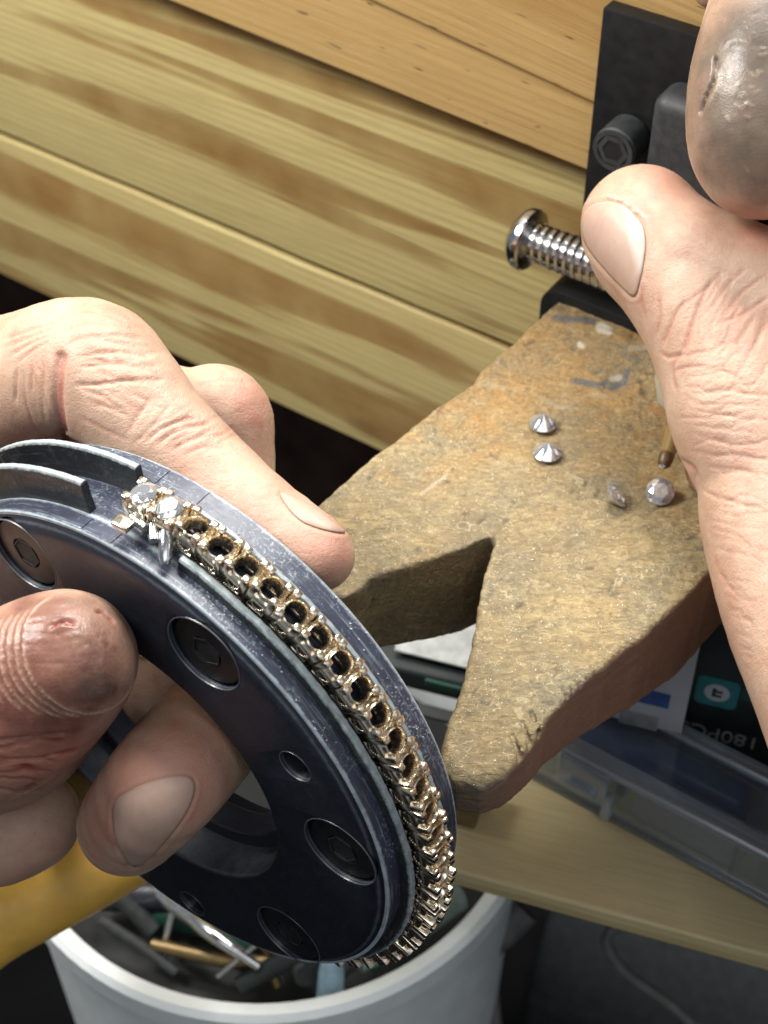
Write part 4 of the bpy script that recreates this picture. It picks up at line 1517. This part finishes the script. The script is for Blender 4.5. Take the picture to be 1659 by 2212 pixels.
mf = [hz(1760, -120, 120, 25.5), hz(1560, -52, 74, 25.3)]
ring_f = [hz(1800, 700, 170, 27.2), hz(1620, 800, 110, 27.1), hz(1512, 838, 66, 26.9)]
lit_f = [hz(1800, 900, 170, 26.6), hz(1640, 975, 110, 26.3), hz(1566, 1002, 86, 26.15)]
allp = np.array([p for ch in (tr, web, palm_r, ix, mf, ring_f, lit_f) for p, r in ch])
fld = Field(np.array([at(1215, 490, 25.4)[0], allp[:, 1].min() - 1.6, allp[:, 2].min() - 1.4]), np.array([at(2330, 700, 25)[0], allp[:, 1].max() + 1.4, allp[:, 2].max() + 1.4]), 0.036)
fld.chain(palm_r, 0.3)
fld.chain(web, 0.5)
fld.chain(tr, 0.5)
fld.chain(lit_f, 0.1)
fld.chain(ring_f, 0.08)
fld.chain(mf, 0.08)
fld.chain(ix, 0.05)
V, F = fld.mesh()
H = Hand(V, F)
RH = at(1700, 900, 24.5)
H.gain = 0.55
da, db = (22.3, 25.8), (20.5, 23.4)
Z2 = (1192, 605, 0.2813)
for pl, dp, wd in (([(1230, 0), (1150, 150), (1080, 330), (1040, 450), (1000, 560)], 0.06, 4.5), ([(1030, 150), (950, 260), (900, 380), (850, 500)], 0.045, 4), ([(840, 555), (890, 590), (950, 580), (1010, 565)], 0.05, 4),
                   ([(1659, 130), (1500, 240), (1300, 330)], 0.035, 3.6), ([(1560, 270), (1480, 400), (1400, 520)], 0.035, 3.6), ([(1420, 300), (1350, 480), (1290, 560)], 0.03, 3.4), ([(1659, 300), (1600, 400), (1560, 520)], 0.03, 3.4),
                   ([(1000, 560), (940, 640), (930, 740), (950, 850)], 0.045, 4), ([(1010, 590), (1100, 560), (1200, 540)], 0.025, 3.2), ([(930, 700), (1030, 670), (1180, 660)], 0.025, 3.2),
                   ([(700, 40), (690, 160), (720, 290)], 0.03, 4), ([(820, 120), (830, 300), (800, 430)], 0.025, 3.5), ([(960, 1380), (1080, 1450), (1110, 1550)], 0.07, 6),
                   ([(1300, -60), (1180, 60), (1010, 190)], 0.03, 3.5), ([(1480, -90), (1330, 60), (1220, 220)], 0.03, 3.5), ([(1640, -40), (1450, 100), (1350, 230)], 0.03, 3.5)):
    H.line(zc(pl, *Z2), wd, dp, da, "red", 0.55)
for k in range(24):
    y_ = 790 + 14.5 * k
    x0_ = 1462 + max(0, y_ - 930) * 0.33
    H.line(wavy((x0_ + random.uniform(0, 60), y_), (x0_ + random.uniform(100, 230), y_ + random.uniform(-6, 34)), 6), 3.0 * random.uniform(0.8, 1.2), random.uniform(0.012, 0.03), da, "red", random.uniform(0.1, 0.35))
for k in range(16):
    y_ = 1130 + 26 * k
    x0_ = 1540 + max(0, y_ - 1200) * 0.30
    H.line(wavy((x0_, y_), (x0_ + random.uniform(60, 140), y_ + random.uniform(20, 70)), 6), 3.2, random.uniform(0.008, 0.02), da, "red", 0.2)
H.bundle((1560, 560), (1480, 740), (120, 130), 16, 0.020, 3.0, da, 7, "red", 0.3)
H.bundle((1500, 760), (1640, 720), (20, 180), 14, 0.014, 2.8, da, 6, "red", 0.25)
H.bundle((1560, 820), (1545, 1120), (100, 0), 7, 0.010, 2.8, da, 8, "red", 0.15)
H.bundle((1400, 400), (1520, 470), (70, 130), 9, 0.007, 3, da, 6, "red", 0.2)
H.spot("red", 1440, 400, 110, 60, 0.35, da, 0.3, 21)
H.spot("red", 1640, 510, 60, 40, 0.5, da, 0.6, 22)
H.spot("red", 1400, 470, 30, 60, 0.35, da, -0.6, 23)
H.spot("red", 1500, 1010, 40, 50, 0.55, (24.5, 28), 0, 24)
# rough cuticle
for i in range(16):
    px_, py_ = 1316 + i * 5 + random.uniform(-5, 5), 424 + (i ** 1.5) * 0.9 + random.uniform(-6, 3)
    H.line([(px_, py_), (px_ + random.uniform(2, 6), py_ + random.uniform(1, 5))], 2.4, -0.03, da, "pale", 0.9, False)
# index: heavy grime, gash and torn flakes
H.spot("dirt_shade", 1660, 200, 220, 250, 1.0, db, 0, 31, 0.25)
H.spot("grey", 1645, 190, 240, 300, 1.0, db, 0, 35, 0.25)
H.spot("black", 1580, 330, 90, 70, 0.4, db, 0.5, 36, 0.8)
H.spot("black", 1640, 70, 130, 130, 0.75, db, 0, 32, 0.7)
H.spot("black", 1600, 390, 120, 40, 0.5, db, 0.3, 33, 0.7)
H.spot("red", 1600, 450, 120, 40, 0.5, db, 0.3, 34)
H.line(catmull2([(1545, 128), (1541, 168), (1524, 208), (1513, 242)]), 3.0, 0.16, db, "black", 1.0, False)
H.line(catmull2([(1553, 150), (1547, 190), (1530, 230)]), 4.0, -0.03, db, "pale", 0.30)
for i in range(26):
    px_, py_ = random.gauss(1612, 30), random.gauss(185, 55)
    an = random.uniform(-1.2, 1.4)
    L_ = random.uniform(4, 16)
    s_ = random.choice((-0.014, -0.010, 0.014))
    H.line([(px_, py_), (px_ + L_ * math.cos(an), py_ + L_ * math.sin(an))], 2.6, s_, db, "pale" if s_ < 0 else "black", 0.22, False)
for i in range(24):
    px_, py_ = random.uniform(1540, 1650), random.uniform(20, 110)
    H.line([(px_, py_), (px_ + random.uniform(4, 14), py_ + random.uniform(-8, 5))], 3, random.choice((-0.012, 0.012)), db, "black", 0.4, False)
rh = thing("hand", "right hand above the bench pin, broad thumbnail beside a grimy split fingertip", "hand", RH)
nail(H, [(1258, 480), (1268, 454), (1290, 440), (1321, 437), (1348, 446), (1368, 464), (1388, 490), (1394, 522), (1391, 561), (1383, 603), (1370, 640), (1340, 616), (1306, 580), (1274, 540), (1259, 508)], RH, rh, 0.03, da,
     lambda p: (p[0] - 1352 - 0.25 * (p[1] - 500)) / 16.0)
H.done("hand_skin", RH, rh)
nl = bmesh.new()
tube_bm([at(1436, 745, 26.6), at(1432, 815, 26.5), at(1440, 865, 26.35), at(1470, 903, 26.25)], [0.05, 0.14, 0.16, 0.05], 14, bm=nl)
nm = NT("thin_nail_edge").set(Base_Color=(0.33, 0.30, 0.235), Roughness=0.25, Subsurface_Weight=0.2, Subsurface_Scale=0.002).m
me = from_bm("fingernail", nl, nm, 60)
me.transform(Matrix.Translation(-Vector(RH) * U))
add("fingernail", me, rh)

# wax pick held between the fingers
t0, t1 = at(1480, 866, 26.35), at(1434, 1003, 25.9)
t = thing("wax_pick", "amber wax pick pointing down from the right hand above the pin", "wax pick", t1)
dirv = t0 - t1
wb = tube_bm([Vector(dirv * f_) for f_ in (0.16, 0.5, 1.0, 1.3)], [0.125, 0.15, 0.165, 0.165], 16)
add("wax_stick", from_bm("wax_stick", wb, WAX, 60), t)
wb = tube_bm([Vector(dirv * f_) for f_ in (-0.035, 0.0, 0.1, 0.165)], [0.075, 0.11, 0.128, 0.124], 12)
add("tip", from_bm("tip", wb, WAXTIP, 50), t)

# ------------------------------------------------------------------ the tray below, boxes and cup
ZT = -8.0
fA, fB = onz(1000, 1886, ZT), onz(1659, 2066, ZT)
e1 = (fB - fA) / np.linalg.norm(fB - fA)
e2 = np.array([-e1[1], e1[0], 0])
TROT = np.array([e1, e2, [0, 0, 1]]).T
t = thing("tray_board", "plywood slide out tray board below the bench pin holding the clear box", "tray", fA, TROT)
add("board", from_bm("board", box_bm(18, 11, 0.5, (8.2, 5.5, -0.25), 0.06), WOOD_TRAY), t)
b_0, b_1 = onz(1330, 1786, ZT), onz(1659, 1966, ZT)
be = (b_1 - b_0) / np.linalg.norm(b_1 - b_0)
bn = np.array([-be[1], be[0], 0])
bL = onz(1180, 1704, ZT)
L0 = float((bL - b_0) @ be) - 0.5
t = thing("organizer_box", "clear plastic organizer box with blue contents standing on the tray board", "box", b_0 + np.array([0, 0, 0.0]), np.array([be, bn, [0, 0, 1]]).T)
HB, WB, x1 = 1.65, 1.45, 9.0
add("bottom", from_bm("bottom", box_bm(x1 - L0, WB, 0.12, ((x1 + L0) / 2, WB / 2, 0.08), 0.05), CLEAR), t)
for nm_, sx, sy, cx_, cy_ in (("front_wall", x1 - L0, 0.12, (x1 + L0) / 2, 0.06), ("back_wall", x1 - L0, 0.12, (x1 + L0) / 2, WB - 0.06), ("end_wall", 0.12, WB - 0.24, L0 + 0.06, WB / 2), ("divider", 0.12, WB - 0.24, L0 + 4.4, WB / 2), ("divider", 0.12, WB - 0.24, L0 + 8.2, WB / 2)):
    add(nm_, from_bm(nm_, box_bm(sx, sy, HB - 0.15, (cx_, cy_, HB / 2 + 0.075), 0.04), CLEAR), t)
rim = bmesh.new()
box_bm(x1 - L0 + 0.3, 0.42, 0.22, ((x1 + L0) / 2, -0.02, HB + 0.11), 0.08, 3, bm=rim)
box_bm(0.42, WB - 0.5, 0.20, (L0, WB / 2 + 0.1, HB + 0.10), 0.08, 3, bm=rim)
box_bm(x1 - L0 + 0.3, 0.36, 0.20, ((x1 + L0) / 2, WB, HB + 0.11), 0.08, 3, bm=rim)
add("lid_rim", from_bm("lid_rim", rim, CLEAR_EDGE, 40), t)
lt = bmesh.new()
box_bm(1.05, 0.14, 0.9, (L0 + 1.35, -0.22, HB - 0.35), 0.05, 2, bm=lt)
box_bm(0.7, 0.16, 0.22, (L0 + 1.35, -0.34, HB - 0.55), 0.05, 2, bm=lt)
box_bm(0.2, 0.2, 0.7, (L0 + 1.9, -0.20, HB - 0.85), 0.05, 2, bm=lt)
add("latch", from_bm("latch", lt, CLEAR_EDGE, 40), t)
lid = box_bm(x1 - L0, WB - 0.3, 0.10, ((x1 + L0) / 2, WB / 2 + 0.1, HB + 0.04), 0.03)
add("lid", from_bm("lid", lid, CLEAR), t)
for (px_, py_, sx, sy, sz, mt, lab) in ((L0 + 2.3, 1.1, 3.7, 0.6, 1.25, NAVY, "navy blue block inside the left end of the clear organizer box"),
                                    (L0 + 6.3, 1.1, 3.2, 0.6, 1.2, NAVY, "navy blue block inside the middle of the clear organizer box"),
                                    (L0 + 3.3, 0.45, 2.2, 0.4, 1.25, SLATE, "slate blue sleeve standing at the front of the clear organizer box"),
                                    (L0 + 8.6, 0.45, 2.4, 0.4, 0.95, SLATE, "low slate blue sleeve at the right of the clear organizer box")):
    M_ = np.array([be, bn, [0, 0, 1]]).T
    o = add("blue_pouch", from_bm("blue_pouch", box_bm(sx, sy, sz, (0, 0, sz / 2), 0.16, 3), mt, 40))
    MM = Matrix(M_).to_4x4()
    MM.translation = Vector(b_0 + M_ @ np.array([px_, py_, 0.15])) * U
    o.matrix_world = MM
    tag(o, lab, "pouch", "blue things inside the organizer box")

# printed packs standing behind the box
kp = at(1549, 1496, 30.2)
KROT = np.array([e1, e2, [0, 0, 1]]).T


def pk(px, py, yo=0.0):
    r = KROT.T @ (onplane(px, py, kp + e2 * yo, -e2) - kp)
    return r


t = thing("dark_package", "dark package with a round emblem on a teal square standing behind the clear box", "package", kp, KROT)
pl_, prr = pk(1297, 1560)[0], pk(1800, 1560)[0]
pt_, pb_ = pk(1549, 1345)[2], ZT - kp[2]
add("card_body", from_bm("card_body", box_bm(prr - pl_, 1.2, pt_ - pb_, ((prr + pl_) / 2, 0.6, (pt_ + pb_) / 2), 0.05), DARKCARD), t)
q0, q1 = pk(1507, 1470), pk(1592, 1520)
sqw = q1[0] - q0[0]
sq_ = box_bm(sqw, 0.008, sqw, (0, -0.004, 0), 0)
bmesh.ops.bevel(sq_, geom=[e for e in sq_.edges if abs((e.verts[0].co - e.verts[1].co).y) > 0.004], offset=sqw * 0.16, segments=5, profile=0.5, affect='EDGES')
add("teal_square", from_bm("teal_square", sq_, TEAL), t)
MY = Matrix.Rotation(math.radians(90), 4, 'X')
add("white_disc", from_bm("white_disc", cyl_bm(sqw * 0.30, 0, 0.006, 32, 0, Matrix.Translation((0, -0.008, 0)) @ MY), CARDWHITE), t)
gk = bmesh.new()
box_bm(sqw * 0.08, 0.006, sqw * 0.30, (-sqw * 0.07, -0.018, 0), bm=gk)
box_bm(sqw * 0.20, 0.006, sqw * 0.08, (sqw * 0.03, -0.0185, sqw * 0.05), bm=gk)
box_bm(sqw * 0.16, 0.006, sqw * 0.08, (sqw * 0.04, -0.0182, -sqw * 0.10), bm=gk)
add("emblem_letter", from_bm("emblem_letter", gk, DARKCARD), t)


def text_mesh(name, body, size, loc, mat, parent):
    cu = bpy.data.curves.new(name, 'FONT')
    cu.body, cu.size, cu.align_x, cu.align_y, cu.extrude = body, size * U, 'CENTER', 'CENTER', 0.00003
    o = bpy.data.objects.new(name, cu)
    link(o)
    bpy.context.view_layer.update()
    me = bpy.data.meshes.new_from_object(o.evaluated_get(bpy.context.evaluated_depsgraph_get()))
    bpy.data.objects.remove(o)
    me.transform(MY)
    me.materials.clear()
    me.materials.append(mat)
    return add(name, me, parent, loc)


tq = pk(1552, 1586)
tx = text_mesh("pack_lettering", "180PCS", 0.50, (tq[0], -0.006, tq[2]), PRINTGREY, t)
tx.rotation_euler = (0, math.pi, 0)                         # the pack stands on its head
gq = pk(1618, 1500)
add("green_mark", from_bm("green_mark", box_bm(0.25, 0.006, 0.4, (gq[0], -0.004, gq[2])), plain("dim_green_print", (0.01, 0.06, 0.05), 0.5)), t)
t = thing("leaflet", "white printed leaflet with a blue bar behind the right prong of the bench pin", "leaflet", kp, KROT)
l1, l2 = pk(1472, 1583, -0.5), pk(1200, 1480, -0.5)
ltop, lbot = pk(1475, 1380, -0.5)[2], pk(1472, 1583, -0.5)[2]
add("paper", from_bm("paper", box_bm(l1[0] - l2[0], 0.06, ltop - lbot, ((l1[0] + l2[0]) / 2, -0.5, (ltop + lbot) / 2)), CARDWHITE), t)
b0_, b1_ = pk(1370, 1488, -0.5), pk(1444, 1528, -0.5)
add("blue_bar", from_bm("blue_bar", box_bm(b1_[0] - b0_[0], 0.006, 0.42, ((b1_[0] + b0_[0]) / 2, -0.535, b1_[2] + 0.2)), PRINTBLUE), t)
g0_ = pk(1380, 1552, -0.5)
gp = box_bm(0.75, 0.006, 0.42, (g0_[0], -0.535, g0_[2]))
add("grey_patch", from_bm("grey_patch", gp, PRINTGREY), t)

# things glimpsed through the notch
nA = onz(955, 1405, -7.15)
t = thing("paper_card", "pale card glimpsed through the notch of the bench pin", "card", nA, KROT)
add("paper", from_bm("paper", box_bm(2.2, 1.3, 0.05, (0.15, 0.35, 0), 0.01), plain("pale_card", (0.50, 0.52, 0.52), 0.6)), t)
nB = onz(935, 1460, -7.3)
t = thing("green_edged_case", "black case with a green edge lying under the notch of the pin", "case", nB, KROT)
add("shell", from_bm("shell", box_bm(4.6, 2.4, 0.6, (-0.6, 1.2, -0.35), 0.12, 3), DARKCARD, 40), t)
add("green_edge", from_bm("green_edge", box_bm(1.8, 0.1, 0.2, (0.75, -0.03, -0.2), 0.04), GREEN), t)
add("grey_strip", from_bm("grey_strip", box_bm(4.8, 0.3, 0.12, (-0.5, -0.45, -0.62), 0.05), GREY_STEEL), t)
nC = onz(1012, 1790, ZT)
t = thing("wood_chock", "small brown wood chock on the tray board below the pin tip", "chock", nC, TROT)
add("block", from_bm("block", box_bm(0.75, 0.8, 1.0, (-0.25, 0.4, 0.5), 0.05), BROWNBLOCK), t)

# white cup with tools
ZC = -13.0
fc = onz(540, 2163, ZC)
RC = 5.9
CC = np.array([onz(560, 2100, ZC)[0], fc[1] + RC, -20.0])
cup = thing("white_cup", "white plastic cup of tools below the disc", "cup", CC)
zt = ZC - CC[2]
add("cup_wall", from_bm("cup_wall", lathe_bm([(RC - 0.5, -8.5), (RC - 0.05, zt - 0.9), (RC, zt - 0.1), (RC + 0.1, zt), (RC + 0.32, zt + 0.02), (RC + 0.46, zt - 0.12), (RC + 0.46, zt - 0.75), (RC + 0.36, zt - 0.85), (RC + 0.2, zt - 0.95), (RC - 0.25, -8.8), (0, -8.8), (0, -8.5)], 96, closed_profile=True), WHITE_PL, 40), cup)


def tool(name, label, cat, pts, rad, mat, n=16, group="tools standing in the white cup"):
    if len(pts) > 3:                       # smooth bends
        Q_ = np.array(pts)
        pts = list(np.stack([np.array(catmull2(Q_[:, [0, 1]], 6))[:, 0], np.array(catmull2(Q_[:, [0, 1]], 6))[:, 1], np.array(catmull2(Q_[:, [2, 2]], 6))[:, 0]], 1))
        if not np.isscalar(rad):
            rad = list(catmull2(np.stack([rad, rad], 1), 6)[:, 0])
    p0 = np.array(pts[0])
    me = from_bm(name, tube_bm([Vector(np.array(p) - p0) for p in pts], rad, n), mat, 60)
    return tag(add(name, me, None, p0), label, cat, group)


tool("metal_rod", "polished steel rod with a bright glint leaning in the white cup", "rod", [onz(290, 1895, -14.4), onz(400, 1970, -14.1), onz(470, 2026, -13.9), onz(560, 2088, -14.2)], [0.17, 0.22, 0.18, 0.11], SILVER)
tool("brass_rod", "dull brass rod lying low in the white cup", "rod", [onz(330, 2040, -14.6), onz(480, 2075, -14.5), onz(640, 2080, -14.6)], 0.16, BRASS)
tool("green_pen", "dark green pen in the white cup beneath the disc", "pen", [onz(300, 1960, -14.8), onz(440, 1990, -14.9), onz(560, 2040, -14.8)], 0.36, GREEN)
tool("grey_tube", "grey tube end in the white cup below the lowest disc screw", "tube", [onz(630, 2030, -14.6), onz(668, 2105, -14.2)], [0.30, 0.34], GREY_STEEL)
tool("blue_pen", "pale blue pen tip at the front rim of the white cup", "pen", [onz(715, 2060, -13.0), onz(716, 2095, -13.4), onz(712, 2180, -14.8)], [0.14, 0.28, 0.32], PALEBLUE)
tool("black_file", "black file lying across the white cup", "file", [onz(200, 1930, -14.2), onz(420, 1940, -14.6), onz(560, 1960, -14.8)], 0.4, ANOD)
tool("spatula", "pale green grey spatula near the bracelet end in the white cup", "spatula", [onz(770, 2075, -14.0), onz(860, 2020, -14.0), onz(980, 1930, -14.2)], [0.3, 0.42, 0.45], plain("pale_green_grey", (0.22, 0.29, 0.26), 0.4))
tool("steel_pin", "thin steel pin sticking out among the tools in the white cup", "pin", [onz(470, 2110, -14.5), onz(560, 2035, -13.8), onz(600, 1990, -13.3)], 0.06, SILVER)
tool("red_pen", "dull red brown pen lying behind the steel rod in the white cup", "pen", [onz(360, 1880, -14.6), onz(480, 1930, -14.3), onz(620, 2000, -14.9)], 0.28, plain("dull_red", (0.10, 0.035, 0.03), 0.4))
for (a0, b0_, a1, b1_, z0_, z1_, r_, mt, nm_, lab) in (
        (215, 1985, 380, 2100, -14.0, -15.0, 0.13, GREY_STEEL, "steel_bit", "grey steel bit near the left rim of the white cup"),
        (250, 1930, 330, 2010, -14.0, -14.8, 0.22, GREY_STEEL, "thick_rod", "thick grey rod leaning at the left inside the white cup"),
        (390, 1900, 350, 2070, -13.8, -15.0, 0.10, SILVER, "thin_bit", "thin bright bit crossing the steel rod in the white cup"),
        (520, 2130, 650, 2060, -14.8, -14.0, 0.24, DARKCARD, "black_rod", "black rod near the front rim of the white cup"),
        (600, 2130, 560, 2010, -15.0, -14.0, 0.11, BRASS, "brass_bit", "thin dull brass bit standing by the front rim of the white cup"),
        (690, 2140, 800, 2050, -15.0, -14.2, 0.18, GREY_STEEL, "grey_rod", "grey rod leaning right of the pale blue pen in the white cup"),
        (800, 2095, 900, 1980, -14.8, -13.8, 0.16, GREEN, "green_rod", "green rod at the right end inside the white cup")):
    tool(nm_, lab, "rod", [onz(a0, b0_, z0_), onz((a0 + a1) / 2, (b0_ + b1_) / 2 - 4, (z0_ + z1_) / 2), onz(a1, b1_, z1_)], r_, mt, 14)
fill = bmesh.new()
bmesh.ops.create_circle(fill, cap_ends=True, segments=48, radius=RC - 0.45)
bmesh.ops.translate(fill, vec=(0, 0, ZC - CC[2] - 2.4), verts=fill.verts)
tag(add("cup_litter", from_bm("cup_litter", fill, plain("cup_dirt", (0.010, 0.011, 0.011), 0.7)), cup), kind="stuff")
# yellow handle in front of the cup
tool("yellow_hose", "thick yellow rubber handle at the lower left in front of the cup", "handle", [at(-220, 2180, 30.5), at(-60, 2018, 30.6), at(90, 1930, 30.8), at(210, 1868, 31.0), at(300, 1826, 31.4), at(420, 1770, 32)], [0.85, 0.86, 0.84, 0.80, 0.72, 0.6], YELLOW, 32, None)
tool("blue_marker", "dim blue tool handle glimpsed between the thumb and the lower finger", "handle", [at(196, 1640, 29), at(178, 1668, 29.2), at(150, 1745, 30)], [0.24, 0.30, 0.36], BLUE, 20, None)
# dim cables and a bin in the dark to the lower right
for (pts, r_, lab) in (([(1052, 1960), (1058, 2060), (1062, 2160), (1075, 2290)], 0.22, "pale grey cable hanging straight down in the dark below the tray"),
                       ([(1350, 1985), (1310, 2030), (1350, 2100), (1460, 2180), (1560, 2290)], 0.16, "thin grey cable curling at the lower right below the tray"),
                       ([(1130, 1960), (1100, 1990), (1010, 2070), (930, 2160), (880, 2280)], 0.5, "wide grey strap sloping down beside the white cup")):
    tool("hanging_cable", lab, "cable", [at(x, y, 43 if r_ < 0.4 else 40) for x, y in pts], r_, CABLE, 12, "cables in the dark below the tray")
gb = at(1420, 2212, 47)
t = thing("grey_bin", "dim grey bin in the dark at the lower right", "bin", gb, TROT)
add("bin_wall", from_bm("bin_wall", box_bm(9, 6, 5, (0.5, 3.0, -3.3), 0.4, 3), plain("dim_bin", (0.03, 0.034, 0.036), 0.7, spec=0.1), 40), t)
